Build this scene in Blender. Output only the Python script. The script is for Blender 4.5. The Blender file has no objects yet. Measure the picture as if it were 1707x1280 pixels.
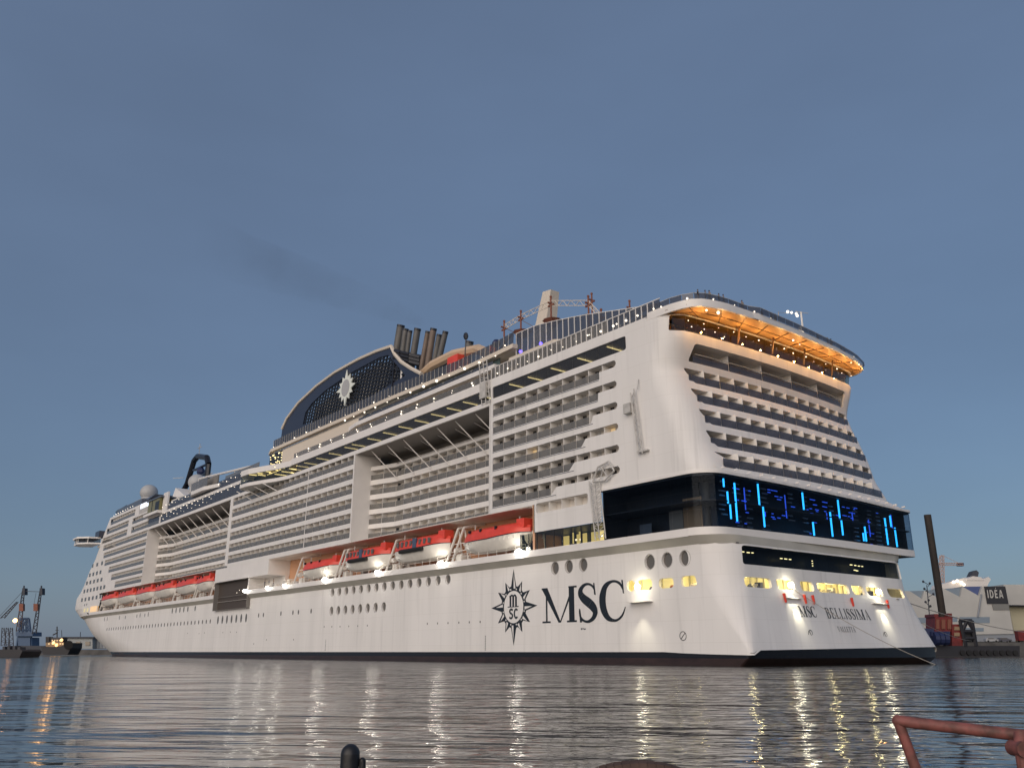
import bpy, bmesh, math, random
from mathutils import Matrix, Vector
from mathutils.geometry import delaunay_2d_cdt
random.seed(4)
PI = math.pi
C = bpy.context.scene
COL = C.collection

# ---------------------------------------------------------------- camera, sky, sun, exposure
yaw, pit = .665, .304
fw = Vector((-math.cos(yaw) * math.cos(pit), math.sin(yaw) * math.cos(pit), math.sin(pit)))
rt = fw.cross(Vector((0, 0, 1))).normalized()
up = rt.cross(fw)
cd = bpy.data.cameras.new('camera')
cam = bpy.data.objects.new('camera', cd)
COL.objects.link(cam)
C.camera = cam
cam.matrix_world = Matrix(((rt.x, up.x, -fw.x, 75.13), (rt.y, up.y, -fw.y, -77.24), (rt.z, up.z, -fw.z, 1.46), (0, 0, 0, 1)))
cd.lens = 29.99
cd.clip_start = .05
cd.clip_end = 9000

W = bpy.data.worlds.new('World')
C.world = W
W.use_nodes = True
nt = W.node_tree
bg = nt.nodes['Background']
sky = nt.nodes.new('ShaderNodeTexSky')
sky.sky_type = 'NISHITA'
sky.sun_disc = False
sky.sun_elevation = math.radians(8)
sky.sun_rotation = math.radians(158)
sky.air_density, sky.dust_density, sky.ozone_density = 1, 1, 3
sc = nt.nodes.new('ShaderNodeVectorMath')
sc.operation = 'SCALE'
sc.inputs['Scale'].default_value = .40
ad = nt.nodes.new('ShaderNodeVectorMath')
ad.operation = 'ADD'
ad.inputs[1].default_value = (1.03, 1.40, 2.16)
nt.links.new(sky.outputs[0], sc.inputs[0])
nt.links.new(sc.outputs[0], ad.inputs[0])
tcw = nt.nodes.new('ShaderNodeTexCoord')                # faint unevenness of the evening haze, the same all round
mpw = nt.nodes.new('ShaderNodeMapping'); mpw.inputs['Scale'].default_value = (1, 1, 2.6)
nzw = nt.nodes.new('ShaderNodeTexNoise'); nzw.inputs['Scale'].default_value = 2.2; nzw.inputs['Detail'].default_value = 4
rgw = nt.nodes.new('ShaderNodeMapRange'); rgw.inputs[1].default_value = .3; rgw.inputs[2].default_value = .7; rgw.inputs[3].default_value = .94; rgw.inputs[4].default_value = 1.06
scw = nt.nodes.new('ShaderNodeVectorMath'); scw.operation = 'SCALE'
nt.links.new(tcw.outputs['Generated'], mpw.inputs[0]); nt.links.new(mpw.outputs[0], nzw.inputs['Vector']); nt.links.new(nzw.outputs['Fac'], rgw.inputs[0])
nt.links.new(ad.outputs[0], scw.inputs[0]); nt.links.new(rgw.outputs[0], scw.inputs['Scale'])
nt.links.new(scw.outputs[0], bg.inputs[0])
bg.inputs[1].default_value = .1

sl = bpy.data.lights.new('sun', 'SUN')
sl.energy = 2.95
sl.angle = math.radians(80)
sl.color = (1, .86, .735)
so = bpy.data.objects.new('sun', sl)
COL.objects.link(so)
sdir = Vector((.44, -.90, .20)).normalized()      # towards the glow after sunset
so.rotation_euler = sdir.to_track_quat('Z', 'Y').to_euler()
so.location = (60, -120, 60)
C.view_settings.view_transform = 'Standard'
C.view_settings.look = 'None'
C.view_settings.exposure = 0
C.view_settings.gamma = 1
C.cycles.use_denoising = True
C.cycles.max_bounces = 6
C.cycles.diffuse_bounces = 4
C.cycles.glossy_bounces = 3
C.cycles.transparent_max_bounces = 10
C.cycles.sample_clamp_indirect = 8

# ---------------------------------------------------------------- materials
MATS = {}
def mat(name, col=(.8, .8, .8), rough=.5, metal=0, emit=None, es=1, noise=0, scale=1, stretch=(1, 1, 1), col2=None, bump=0, spec=.5):
    m = bpy.data.materials.new(name)
    MATS[name] = m
    m.use_nodes = True
    n = m.node_tree.nodes
    l = m.node_tree.links
    p = n['Principled BSDF']
    p.inputs['Base Color'].default_value = (*col, 1)
    p.inputs['Roughness'].default_value = rough
    p.inputs['Metallic'].default_value = metal
    p.inputs['Specular IOR Level'].default_value = spec
    if emit:
        p.inputs['Emission Color'].default_value = (*emit, 1)
        p.inputs['Emission Strength'].default_value = es
    if noise or bump:
        g = n.new('ShaderNodeNewGeometry')
        mp = n.new('ShaderNodeMapping')
        mp.inputs['Scale'].default_value = stretch
        l.new(g.outputs['Position'], mp.inputs[0])
        t = n.new('ShaderNodeTexNoise')
        t.inputs['Scale'].default_value = scale
        t.inputs['Detail'].default_value = 6
        l.new(mp.outputs[0], t.inputs['Vector'])
        if noise:
            r = n.new('ShaderNodeMapRange')
            r.inputs[1].default_value, r.inputs[2].default_value = .35, .68
            mx = n.new('ShaderNodeMix')
            mx.data_type = 'RGBA'
            c2 = col2 or tuple(c * (1 - noise) for c in col)
            mx.inputs[6].default_value = (*col, 1)
            mx.inputs[7].default_value = (*c2, 1)
            l.new(t.outputs['Fac'], r.inputs[0])
            l.new(r.outputs[0], mx.inputs[0])
            l.new(mx.outputs[2], p.inputs['Base Color'])
        if bump:
            b = n.new('ShaderNodeBump')
            b.inputs['Distance'].default_value = bump
            b.inputs['Strength'].default_value = .6
            l.new(t.outputs['Fac'], b.inputs['Height'])
            l.new(b.outputs[0], p.inputs['Normal'])
    return m

def glass(name, tint, gl=(.9, .95, 1), ior=1.5, rough=.03, minf=0.0, film=0, filmcol=(.3, .3, .35)):
    m = bpy.data.materials.new(name)
    MATS[name] = m
    m.use_nodes = True
    n = m.node_tree.nodes
    l = m.node_tree.links
    n.remove(n['Principled BSDF'])
    o = n['Material Output']
    tr = n.new('ShaderNodeBsdfTransparent')
    tr.inputs[0].default_value = (*tint, 1)
    base = tr
    if film:
        df = n.new('ShaderNodeBsdfDiffuse')
        df.inputs[0].default_value = (*filmcol, 1)
        m0 = n.new('ShaderNodeMixShader')
        m0.inputs[0].default_value = film
        l.new(tr.outputs[0], m0.inputs[1])
        l.new(df.outputs[0], m0.inputs[2])
        base = m0
    g = n.new('ShaderNodeBsdfGlossy')
    g.inputs['Roughness'].default_value = rough
    g.inputs[0].default_value = (*gl, 1)
    f = n.new('ShaderNodeFresnel')
    f.inputs[0].default_value = ior
    mth = n.new('ShaderNodeMath')
    mth.operation = 'MAXIMUM'
    mth.inputs[1].default_value = minf
    gm = n.new('ShaderNodeNewGeometry')
    inv = n.new('ShaderNodeMath'); inv.operation = 'SUBTRACT'; inv.inputs[0].default_value = 1
    l.new(gm.outputs['Backfacing'], inv.inputs[1])
    mul = n.new('ShaderNodeMath'); mul.operation = 'MULTIPLY'
    l.new(f.outputs[0], mul.inputs[0]); l.new(inv.outputs[0], mul.inputs[1])
    l.new(mul.outputs[0], mth.inputs[0])
    mx = n.new('ShaderNodeMixShader')
    l.new(mth.outputs[0], mx.inputs[0])
    l.new(base.outputs[0], mx.inputs[1])
    l.new(g.outputs[0], mx.inputs[2])
    l.new(mx.outputs[0], o.inputs[0])
    return m

mat('hull_white', (.80, .775, .75), .48, spec=.3, noise=.09, scale=.25, stretch=(1, 1, .12), bump=.03)
mat('white', (.80, .765, .73), .4, noise=.06, scale=.4)
mat('cabin_wall', (.70, .66, .61), .6)
mat('overhang_shade', (.50, .475, .42), .6, noise=.15, scale=.3)  # darker base colour stands in for shade under the promenade overhang
mat('divider', (.80, .77, .73), .55)
mat('soffit', (.72, .69, .64), .6, noise=.1, scale=.5)
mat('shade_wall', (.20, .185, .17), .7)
mat('dark', (.02, .02, .024), .4)
mat('black_paint', (.012, .012, .016), .25)
mat('boot_red', (.042, .024, .022), .35, noise=.4, scale=.6, stretch=(1, 1, 3))
mat('door_dark', (.03, .028, .03), .15)
mat('letter', (.012, .016, .022), .4)
mat('deck_floor', (.35, .30, .25), .7)
mat('blue_grey', (.10, .115, .145), .3)
mat('navy', (.030, .036, .060), .3)
mat('lattice', (.018, .02, .028), .4)
mat('casing', (.42, .42, .42), .5)
mat('casing_light', (.80, .78, .72), .5, noise=.6, scale=.25, col2=(.30, .31, .33))
mat('emblem_white', (.75, .78, .72), .5)
mat('cream', (.68, .60, .50), .5)
mat('wood_ceiling', (.66, .42, .20), .5, noise=.25, scale=.6, stretch=(1, .2, 1))
mat('wood_wall', (.36, .22, .11), .5, noise=.4, scale=.5)
mat('beam_brown', (.16, .09, .05), .5)
mat('red_boat', (.78, .075, .045), .35, noise=.15, scale=.8)
mat('boat_white', (.76, .72, .66), .4, noise=.12, scale=.8)
mat('orange_wall', (.62, .34, .20), .6)
mat('steel', (.55, .53, .50), .5, noise=.25, scale=1.2)
mat('stack', (.13, .125, .12), .5, noise=.25, scale=.5)
mat('stack_brown', (.19, .14, .11), .5, noise=.25, scale=.5)
mat('rust', (.22, .08, .05), .7)
mat('red_paint', (.33, .035, .03), .5)
mat('rope', (.42, .38, .33), .8)
mat('bulb', (1, .9, .75), .5, emit=(1, .87, .70), es=1.9)
mat('flood_glow', (1, 1, .9), .5, emit=(1, .97, .88), es=14)
mat('flood_warm', (1, 1, .9), .5, emit=(1, .93, .70), es=30)
mat('strip_light', (1, .9, .6), .5, emit=(1, .80, .36), es=2.6)
mat('cabin_lit', (.7, .55, .35), .6, emit=(1, .70, .34), es=.35)
mat('warm_room', (.7, .55, .3), .6, emit=(1, .80, .30), es=.75)
mat('yellow_room', (.75, .68, .42), .6, emit=(1, .86, .40), es=.2)  # room surfaces emit a little themselves, standing in for lamplight on them
mat('neon', (.1, .6, 1), .5, emit=(.02, .42, 1), es=2.8)
mat('neon_deep', (.05, .1, 1), .5, emit=(.04, .14, 1), es=.8)
mat('led_white', (.8, .85, 1), .5, emit=(.75, .85, 1), es=1.6)
mat('blue_lamp', (.1, .1, 1), .5, emit=(.08, .05, 1), es=6)
mat('orange_lamp', (1, .5, .2), .5, emit=(1, .42, .14), es=12)
mat('bulb_orange', (1, .6, .3), .5, emit=(1, .55, .2), es=2.5)
mat('skin', (.35, .2, .14), .6)
mat('cloth_dark', (.03, .032, .04), .8)
mat('cloth_grey', (.10, .10, .12), .8)
mat('cloth_tan', (.22, .17, .13), .8)
mat('pile_brown', (.045, .035, .028), .8, noise=.5, scale=.8, stretch=(1, 1, .2), bump=.05)
mat('machine_red', (.20, .02, .018), .5, noise=.4, scale=.7)
mat('machine_blue', (.02, .03, .09), .5)
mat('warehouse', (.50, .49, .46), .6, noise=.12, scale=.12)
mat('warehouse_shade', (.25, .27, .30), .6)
mat('clad_blue', (.07, .10, .24), .5)
mat('skylight', (.22, .27, .32), .25)
mat('sign_dark', (.025, .025, .03), .5)
mat('concrete', (.12, .115, .11), .85, noise=.4, scale=.3)
mat('tyre', (.015, .015, .016), .8)
mat('crane_blue', (.06, .11, .20), .6)
mat('crane_dark', (.05, .055, .07), .7)
mat('tug_dark', (.022, .022, .028), .6)
mat('tug_tan', (.30, .20, .12), .6)
mat('pink_pipe', (.26, .085, .072), .6, noise=.55, scale=22, bump=.002, col2=(.10, .045, .035))
mat('hatch', (.07, .055, .045), .6)
glass('rail_glass', (.66, .65, .64), ior=1.4, minf=.02, film=.5, filmcol=(.25, .24, .225))
glass('stern_glass', (.50, .51, .56), ior=1.45, minf=.03, film=.45, filmcol=(.12, .12, .145))
glass('wind_glass', (.5, .53, .58), gl=(.6, .62, .66), ior=1.45, minf=.06, film=.45, filmcol=(.15, .16, .19))
glass('dark_glass', (.70, .70, .70), gl=(.42, .43, .46), ior=1.4, minf=.03, film=.22, filmcol=(.12, .125, .14))
glass('band_glass', (.72, .76, .80), gl=(.20, .22, .25), ior=1.35, minf=.015)
glass('lit_glass', (.75, .75, .7), ior=1.45, minf=.04)

def plating(name):
    m = MATS[name]; n = m.node_tree.nodes; l = m.node_tree.links; p = n['Principled BSDF']
    src = p.inputs['Base Color'].links[0].from_socket
    g = n.new('ShaderNodeNewGeometry'); sp = n.new('ShaderNodeSeparateXYZ'); l.new(g.outputs['Position'], sp.inputs[0])
    ax = n.new('ShaderNodeMath'); ax.operation = 'ADD'; l.new(sp.outputs[0], ax.inputs[0]); l.new(sp.outputs[1], ax.inputs[1])
    cb = n.new('ShaderNodeCombineXYZ'); l.new(ax.outputs[0], cb.inputs[0]); l.new(sp.outputs[2], cb.inputs[1])
    b = n.new('ShaderNodeTexBrick'); b.inputs['Scale'].default_value = 1; b.inputs['Brick Width'].default_value = 9.5; b.inputs['Row Height'].default_value = 2.45
    b.inputs['Mortar Size'].default_value = .035; b.inputs['Mortar Smooth'].default_value = .6
    b.inputs['Color1'].default_value = (1, 1, 1, 1); b.inputs['Color2'].default_value = (.985, .985, .98, 1); b.inputs['Mortar'].default_value = (.925, .92, .91, 1)
    l.new(cb.outputs[0], b.inputs['Vector'])
    mp = n.new('ShaderNodeMapping'); mp.inputs['Scale'].default_value = (.9, .05, 1); l.new(cb.outputs[0], mp.inputs[0])
    t = n.new('ShaderNodeTexNoise'); t.inputs['Scale'].default_value = 1.2; t.inputs['Detail'].default_value = 5; l.new(mp.outputs[0], t.inputs['Vector'])
    r = n.new('ShaderNodeMapRange'); r.inputs[1].default_value = .55; r.inputs[2].default_value = .8; r.inputs[3].default_value = 1; r.inputs[4].default_value = .84; l.new(t.outputs['Fac'], r.inputs[0])
    m1 = n.new('ShaderNodeMix'); m1.data_type = 'RGBA'; m1.blend_type = 'MULTIPLY'; m1.inputs[0].default_value = 1
    l.new(src, m1.inputs[6]); l.new(b.outputs['Color'], m1.inputs[7])
    m2 = n.new('ShaderNodeMix'); m2.data_type = 'RGBA'; m2.blend_type = 'MULTIPLY'; m2.inputs[0].default_value = 1
    l.new(m1.outputs[2], m2.inputs[6]); l.new(r.outputs[0], m2.inputs[7]); l.new(m2.outputs[2], p.inputs['Base Color'])
plating('hull_white')

# ---------------------------------------------------------------- helpers (ship coordinates: s forward, y to starboard, z up; world X = -s)
class MB:
    def __init__(self):
        self.v = []
        self.f = []
    def add(self, pts, faces):
        b = len(self.v)
        self.v += [(-p[0], p[1], p[2]) for p in pts]
        self.f += [tuple(b + i for i in f) for f in faces]
        return self
    def box(self, s0, s1, y0, y1, z0, z1):
        p = [(s, y, z) for s in (s0, s1) for y in (y0, y1) for z in (z0, z1)]
        return self.add(p, [(0, 1, 3, 2), (4, 6, 7, 5), (0, 4, 5, 1), (2, 3, 7, 6), (0, 2, 6, 4), (1, 5, 7, 3)])
    def prism(self, poly, off):                      # poly: 3-D points, off: 3-D offset vector
        n = len(poly)
        q = [tuple(a[i] + off[i] for i in range(3)) for a in poly]
        return self.add(list(poly) + q, [tuple(range(n)), tuple(range(2 * n - 1, n - 1, -1))] + [(i, (i + 1) % n, n + (i + 1) % n, n + i) for i in range(n)])
    def tube(self, a, b, r, n=6, r2=None):
        a = Vector(a); b = Vector(b); d = (b - a).normalized()
        x = d.orthogonal().normalized(); y = d.cross(x)
        r2 = r if r2 is None else r2
        p = [a + (x * math.cos(t) + y * math.sin(t)) * r for t in [2 * PI * i / n for i in range(n)]] + \
            [b + (x * math.cos(t) + y * math.sin(t)) * r2 for t in [2 * PI * i / n for i in range(n)]]
        return self.add([tuple(k) for k in p], [tuple(range(n)), tuple(range(n, 2 * n))] + [(i, (i + 1) % n, n + (i + 1) % n, n + i) for i in range(n)])
    def path(self, pts, r, n=6):
        for a, b in zip(pts, pts[1:]):
            self.tube(a, b, r, n)
        return self
    def ball(self, c, r, nu=8, nv=5, zs=1):
        p = []
        for j in range(nv + 1):
            ph = PI * j / nv
            for i in range(nu):
                t = 2 * PI * i / nu
                p.append((c[0] + r * math.sin(ph) * math.cos(t), c[1] + r * math.sin(ph) * math.sin(t), c[2] + r * zs * math.cos(ph)))
        return self.add(p, [(j * nu + i, j * nu + (i + 1) % nu, (j + 1) * nu + (i + 1) % nu, (j + 1) * nu + i) for j in range(nv) for i in range(nu)])
    def build(self, name, m, parent=None, smooth=False, closed=True):
        me = bpy.data.meshes.new(name)
        me.from_pydata(self.v, [], self.f)
        bm = bmesh.new()
        bm.from_mesh(me)
        bmesh.ops.remove_doubles(bm, verts=bm.verts, dist=1e-5)
        bmesh.ops.recalc_face_normals(bm, faces=bm.faces)
        bm.to_mesh(me)
        bm.free()
        if m: me.materials.append(MATS[m])
        if smooth: smooth_by_angle(me, math.radians(35))
        o = bpy.data.objects.new(name, me)
        COL.objects.link(o)
        if parent: o.parent = parent
        return o

def smooth_by_angle(me, ang):
    for p in me.polygons: p.use_smooth = True
    me.set_sharp_from_angle(angle=ang)

def tag(o, label=None, cat=None, group=None, kind=None):
    if label: o['label'] = label
    if cat: o['category'] = cat
    if group: o['group'] = group
    if kind: o['kind'] = kind
    return o

def empty(name, loc=(0, 0, 0), rz=0, parent=None):
    o = bpy.data.objects.new(name, None)
    COL.objects.link(o)
    o.location = loc
    o.rotation_euler = (0, 0, rz)
    if parent: o.parent = parent
    return o

UNIT = {}
def unit(m):
    if m not in UNIT:
        mb = MB().box(-.5, .5, -.5, .5, -.5, .5)
        me = bpy.data.meshes.new('box_' + m)
        me.from_pydata(mb.v, [], mb.f)
        bm = bmesh.new(); bm.from_mesh(me); bmesh.ops.recalc_face_normals(bm, faces=bm.faces); bm.to_mesh(me); bm.free()
        me.materials.append(MATS[m])
        UNIT[m] = me
    return UNIT[m]
ORB = {}
def orb(m):
    if m not in ORB:
        mb = MB().ball((0, 0, 0), .5, 8, 5)
        me = bpy.data.meshes.new('ball_' + m)
        me.from_pydata(mb.v, [], mb.f)
        for p in me.polygons: p.use_smooth = True
        me.materials.append(MATS[m])
        ORB[m] = me
    return ORB[m]

PIECES = {}
RB = random.Random(77)
def piece(name, m, c, d, rz=0, shape='box'):         # queue one alike piece: centre (s,y,z), size (ds,dy,dz), turn about z in ship plan
    if name == 'bulb':
        k_ = RB.choice((.45, .7, .7, .85, 1.0)); d = tuple(v * k_ for v in d); c = (c[0] + RB.uniform(-.35, .35), c[1], c[2] + RB.uniform(-.08, .08))
    PIECES.setdefault((name, m, shape), []).append((c, d, rz))
def flush(parent, cap=300):
    byname = {}
    for (name, m, shape), L in PIECES.items():
        for it in L: byname.setdefault(name, []).append((m, shape, it))
    CP = (-75.13, -77.24, 1.46)
    for name, L in byname.items():
        def key(e):
            c, d, _ = e[2]
            return -max(d[0], d[2]) / max(1, math.dist(c, CP))
        L.sort(key=key)
        for m, shape, (c, d, rz) in L[:cap]:
            o = bpy.data.objects.new(name, unit(m) if shape == 'box' else orb(m))
            COL.objects.link(o)
            o.parent = parent
            o.location = (-c[0], c[1], c[2])
            o.scale = d
            o.rotation_euler = (0, 0, -rz)
        rest = {}
        for m, shape, it in L[cap:]: rest.setdefault((m, shape), []).append(it)
        for (m, shape), R in rest.items():
            mb = MB()
            for (c, d, rz) in R:
                ca, sa = math.cos(rz), math.sin(rz)
                if shape == 'box':
                    p = [(x * d[0], y * d[1], z * d[2]) for x in (-.5, .5) for y in (-.5, .5) for z in (-.5, .5)]
                    p = [(c[0] + x * ca - y * sa, c[1] + x * sa + y * ca, c[2] + z) for x, y, z in p]
                    mb.add(p, [(0, 1, 3, 2), (4, 6, 7, 5), (0, 4, 5, 1), (2, 3, 7, 6), (0, 2, 6, 4), (1, 5, 7, 3)])
                else:
                    mb.ball(c, d[0] / 2, 6, 4)
            o = mb.build(name + 's_beyond', m, parent)
            o['kind'] = 'stuff'
    PIECES.clear()

def tab(T, x):
    if x <= T[0][0]: return T[0][1]
    for (a, b), (c, d) in zip(T, T[1:]):
        if x <= c: return b + (d - b) * (x - a) / (c - a)
    return T[-1][1]

def inpoly(x, y, P):
    r = False
    n = len(P)
    for i in range(n):
        x1, y1 = P[i]; x2, y2 = P[i - 1]
        if (y1 > y) != (y2 > y) and x < (x2 - x1) * (y - y1) / (y2 - y1) + x1: r = not r
    return r

def rrect(u0, u1, z0, z1, r=.35, n=4, sl=0, sr=0):   # rounded rect; sl / sr slant of the left / right side (shift of the bottom corners)
    P = []
    for cx, cz, a0 in ((u1 - r, z1 - r, 0), (u0 + r, z1 - r, PI / 2), (u0 + r, z0 + r, PI), (u1 - r, z0 + r, 1.5 * PI)):
        for k in range(n + 1):
            a = a0 + PI / 2 * k / n
            x, z = cx + r * math.cos(a), cz + r * math.sin(a)
            t = (z1 - z) / (z1 - z0)
            x += (sl if cx < (u0 + u1) / 2 else sr) * t
            P.append((x, z))
    return P
def ellipse(u, z, a, b, n=16):
    return [(u + a * math.cos(2 * PI * k / n), z + b * math.sin(2 * PI * k / n)) for k in range(n)]

def densify(P, step):
    Q = []
    for i in range(len(P)):
        a, b = P[i], P[(i + 1) % len(P)]
        k = max(1, int(math.dist(a, b) / step))
        Q += [(a[0] + (b[0] - a[0]) * j / k, a[1] + (b[1] - a[1]) * j / k) for j in range(k)]
    return Q

def sheet(name, f, outer, holes, grid, m, parent, reveal=.3, mrev=None, thick=0):
    """white plating: curved surface f(u,z,d) over the polygon outer, with real openings and their reveals"""
    pts, edges = [], []
    def loop(P):
        b = len(pts)
        pts.extend(P)
        edges.extend([(b + i, b + (i + 1) % len(P)) for i in range(len(P))])
    outer = densify(outer, 1.6)
    loop(outer)
    H = [densify(h, 1.6) for h in holes]
    for h in H: loop(h)
    bbs = [(min(a for a, _ in h) - .05, max(a for a, _ in h) + .05, min(b for _, b in h) - .05, max(b for _, b in h) + .05, h) for h in H]
    def inhole(u, z):
        for a, b, c, d, h in bbs:
            if a < u < b and c < z < d and inpoly(u, z, h): return True
        return False
    for u in grid[0]:
        for z in grid[1]:
            if inpoly(u, z, outer) and not inhole(u, z): pts.append((u, z))
    V, E_, F, *_ = delaunay_2d_cdt([Vector(p) for p in pts], edges, [], 0, 1e-4)
    fs = []
    for t in F:
        cu = sum(V[i].x for i in t) / 3; cz = sum(V[i].y for i in t) / 3
        if inpoly(cu, cz, outer) and not inhole(cu, cz): fs.append(tuple(t))
    me = bpy.data.meshes.new(name)
    vv = [f(v.x, v.y, 0) for v in V]
    mb_v = [(-p[0], p[1], p[2]) for p in vv]
    for h in H:
        if reveal <= 0: continue
        b = len(mb_v)
        n = len(h)
        for (u, z) in h: p = f(u, z, 0); mb_v.append((-p[0], p[1], p[2]))
        for (u, z) in h: p = f(u, z, reveal); mb_v.append((-p[0], p[1], p[2]))
        fs += [(b + i, b + (i + 1) % n, b + n + (i + 1) % n, b + n + i) for i in range(n)]
    me.from_pydata(mb_v, [], fs)
    me.materials.append(MATS[m])
    for p in me.polygons: p.use_smooth = True
    bm = bmesh.new(); bm.from_mesh(me)
    loose = [v for v in bm.verts if not v.link_faces]
    bmesh.ops.delete(bm, geom=loose, context='VERTS')
    bmesh.ops.recalc_face_normals(bm, faces=bm.faces)
    bm.to_mesh(me); bm.free()
    me.set_sharp_from_angle(angle=math.radians(40))
    o = bpy.data.objects.new(name, me)
    COL.objects.link(o)
    o.parent = parent
    return o

def ribbon(mb, f, us, z0, z1, d0, d1):               # solid strip following f between depths d0 and d1; z0/z1 may be functions of u
    Z0 = z0 if callable(z0) else (lambda u: z0)
    Z1 = z1 if callable(z1) else (lambda u: z1)
    ring = []
    for u in us: ring.append([f(u, Z0(u), d0), f(u, Z1(u), d0), f(u, Z1(u), d1), f(u, Z0(u), d1)])
    P = [p for r in ring for p in r]
    F = []
    for i in range(len(us) - 1):
        a = 4 * i
        for k in range(4): F.append((a + k, a + (k + 1) % 4, a + 4 + (k + 1) % 4, a + 4 + k))
    F += [(0, 1, 2, 3), tuple(4 * (len(us) - 1) + k for k in range(4))]
    mb.add(P, F)
    return mb
def lin(a, b, n): return [a + (b - a) * i / n for i in range(n + 1)]

# ---------------------------------------------------------------- shapes of the ship's skin
WD = 42.4
NOSE_S = [(-2, 232), (0, 237), (1.5, 241), (4.4, 254.4), (7.05, 265.6), (9.7, 273.8), (12.65, 281.6), (14.75, 288), (17.5, 297), (21.1, 297), (23.5, 291), (25.6, 287.6), (31.2, 281), (34.4, 275.6), (42.8, 268), (48.7, 261.4), (52.6, 254)]
NOSE_A = [(0, 90), (14, 52), (21, 42), (25, 20), (53, 16)]
def NF(u, z, d=0, y0=0.):                            # forebody: u 0 at s=200, 1 where the side begins to turn, 2 at the stem, 3 mirrored, 4 back at s=200
    st, A = tab(NOSE_S, z), tab(NOSE_A, z)
    k = 77.24 / (st + 75.13)
    B = WD / 2 - y0
    s0 = st - (math.sqrt(B * B + (k * A) ** 2) - B) / k
    mir = u > 2
    if mir: u = 4 - u
    if u <= 1:
        s, y = 200 + (s0 - 200) * u, y0 + d
    else:
        t = (u - 1) * PI / 2
        s, y = s0 + (A - d) * math.sin(t), WD / 2 - (B - d) * math.cos(t)
    return (s, WD - y if mir else y, z)

HS_A = [(-2, -12.5), (1.2, -16.5), (6, -15.05), (9.5, -14.1), (12, -14.0), (14.3, -13.8)]
HS_R = [(0, .3), (2, .6), (5, 2.2), (9, 3.6), (14.2, 4.2)]
def hy0(z): return 1.0 if z < 13.3 else max(0.05, 1.0 - .95 * (z - 13.3) / .9)
def HS(u, z, d=0):                                   # hull: u<0 forebody, 0..208 port side, ..216 port corner, ..252 transom, ..260 corner, ..460 starboard
    if u < 0: return NF(-u / 100, z, d, hy0(z))
    y0 = hy0(z); sa = tab(HS_A, z); r = tab(HS_R, z); sc_ = sa + r
    if u > 460: return NF(4 - (u - 460) / 100, z, d, y0)
    if u <= 208: return (200 - u, y0 + d, z)
    if u <= 211: return (-8 + (sc_ + 8) * (u - 208) / 3, y0 + d, z)
    if u <= 216:
        t = (u - 211) / 5 * PI / 2
        return (sc_ - (r - d) * math.sin(t), y0 + r - (r - d) * math.cos(t), z)
    if u <= 252:
        y = y0 + r + (WD - 2 * y0 - 2 * r) * (u - 216) / 36
        return (sa + d, y, z)
    if u <= 257:
        t = (u - 252) / 5 * PI / 2
        return (sc_ - (r - d) * math.cos(t), WD - y0 - r + (r - d) * math.sin(t), z)
    return (sc_ + (200 - sc_) * (u - 257) / 203, WD - y0 - d, z)
def hu(y, z):                                        # u on the transom for a given y
    y0 = hy0(z); r = tab(HS_R, z)
    return 216 + 36 * (y - y0 - r) / (WD - 2 * y0 - 2 * r)

W2 = 43.5
def BS(u, z, d=0):                                   # glass band level: u = 0 at s=5 ; side ..15.5, corner ..21, stern ..56, corner ..61.5
    zz = z
    r = 3.5; sc_ = -9.6
    if u <= 14.6: s, y = 5 - u, d
    elif u <= 20:
        t = (u - 14.6) / 5.4 * PI / 2
        s, y = sc_ - (r - d) * math.sin(t), r - (r - d) * math.cos(t)
    elif u <= 55.4:
        y = r + (W2 - .7 - r) * (u - 20) / 35.4
        q = (y - r) / (WD - 2 * r)
        s = -13.1 - .9 * q - .6 * max(0, 1 - (2 * q - 1) ** 2) + d
    elif u <= 60.8:
        t = (u - 55.4) / 5.4 * PI / 2
        q = (W2 - .7 - r) / (WD - 2 * r); se = -13.1 - .9 * q - .6 * max(0, 1 - (2 * q - 1) ** 2)
        s, y = se + .7 - (.7 - d) * math.cos(t), W2 - .7 + (.7 - d) * math.sin(t)
    else:
        q = (W2 - .7 - r) / (WD - 2 * r)
        s, y = -12.4 - .9 * q + (u - 60.8), W2 - d
    if z > 15.2: zz = z - .9 * max(0, y / WD) * (z - 15.2) / 6.2
    return (s, y, zz)
BU = lin(0, 14.6, 4) + lin(15.5, 20, 5) + lin(22, 55.4, 12) + lin(56.5, 60.8, 4) + [63, 70]

SH_A = [(20.8, -12.9), (22.2, -12.7), (25.1, -11.2), (27.9, -10.6), (30.85, -9.6), (33.74, -8.5), (35.5, -8.0), (36.65, -8.2), (38.9, -9.0), (41.5, -9.6)]
def SH(u, z, d=0):                                   # aft superstructure: u = 0 at s = 28.9
    sa = tab(SH_A, z); r = 3.2; sc_ = sa + r
    if u <= 32.9: return (28.9 - u, d, z)
    if u <= 35.9: return (-4 + (sc_ + 4) * (u - 32.9) / 3, d, z)
    if u <= 40.6:
        t = (u - 35.9) / 4.7 * PI / 2
        return (sc_ - (r - d) * math.sin(t), r - (r - d) * math.cos(t), z)
    if u <= 76.6:
        y = r + (WD - 2 * r) * (u - 40.6) / 36
        q = (y - WD / 2) / (WD / 2 - r)
        return (sa - .9 * (1 - q * q) + d, y, z)
    if u <= 81.3:
        t = (u - 76.6) / 4.7 * PI / 2
        return (sc_ - (r - d) * math.cos(t), WD - r + (r - d) * math.sin(t), z)
    return (sc_ + (u - 81.3), WD - d, z)
def su(y): return 40.6 + 36 * (y - 3.2) / (WD - 6.4)

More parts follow.
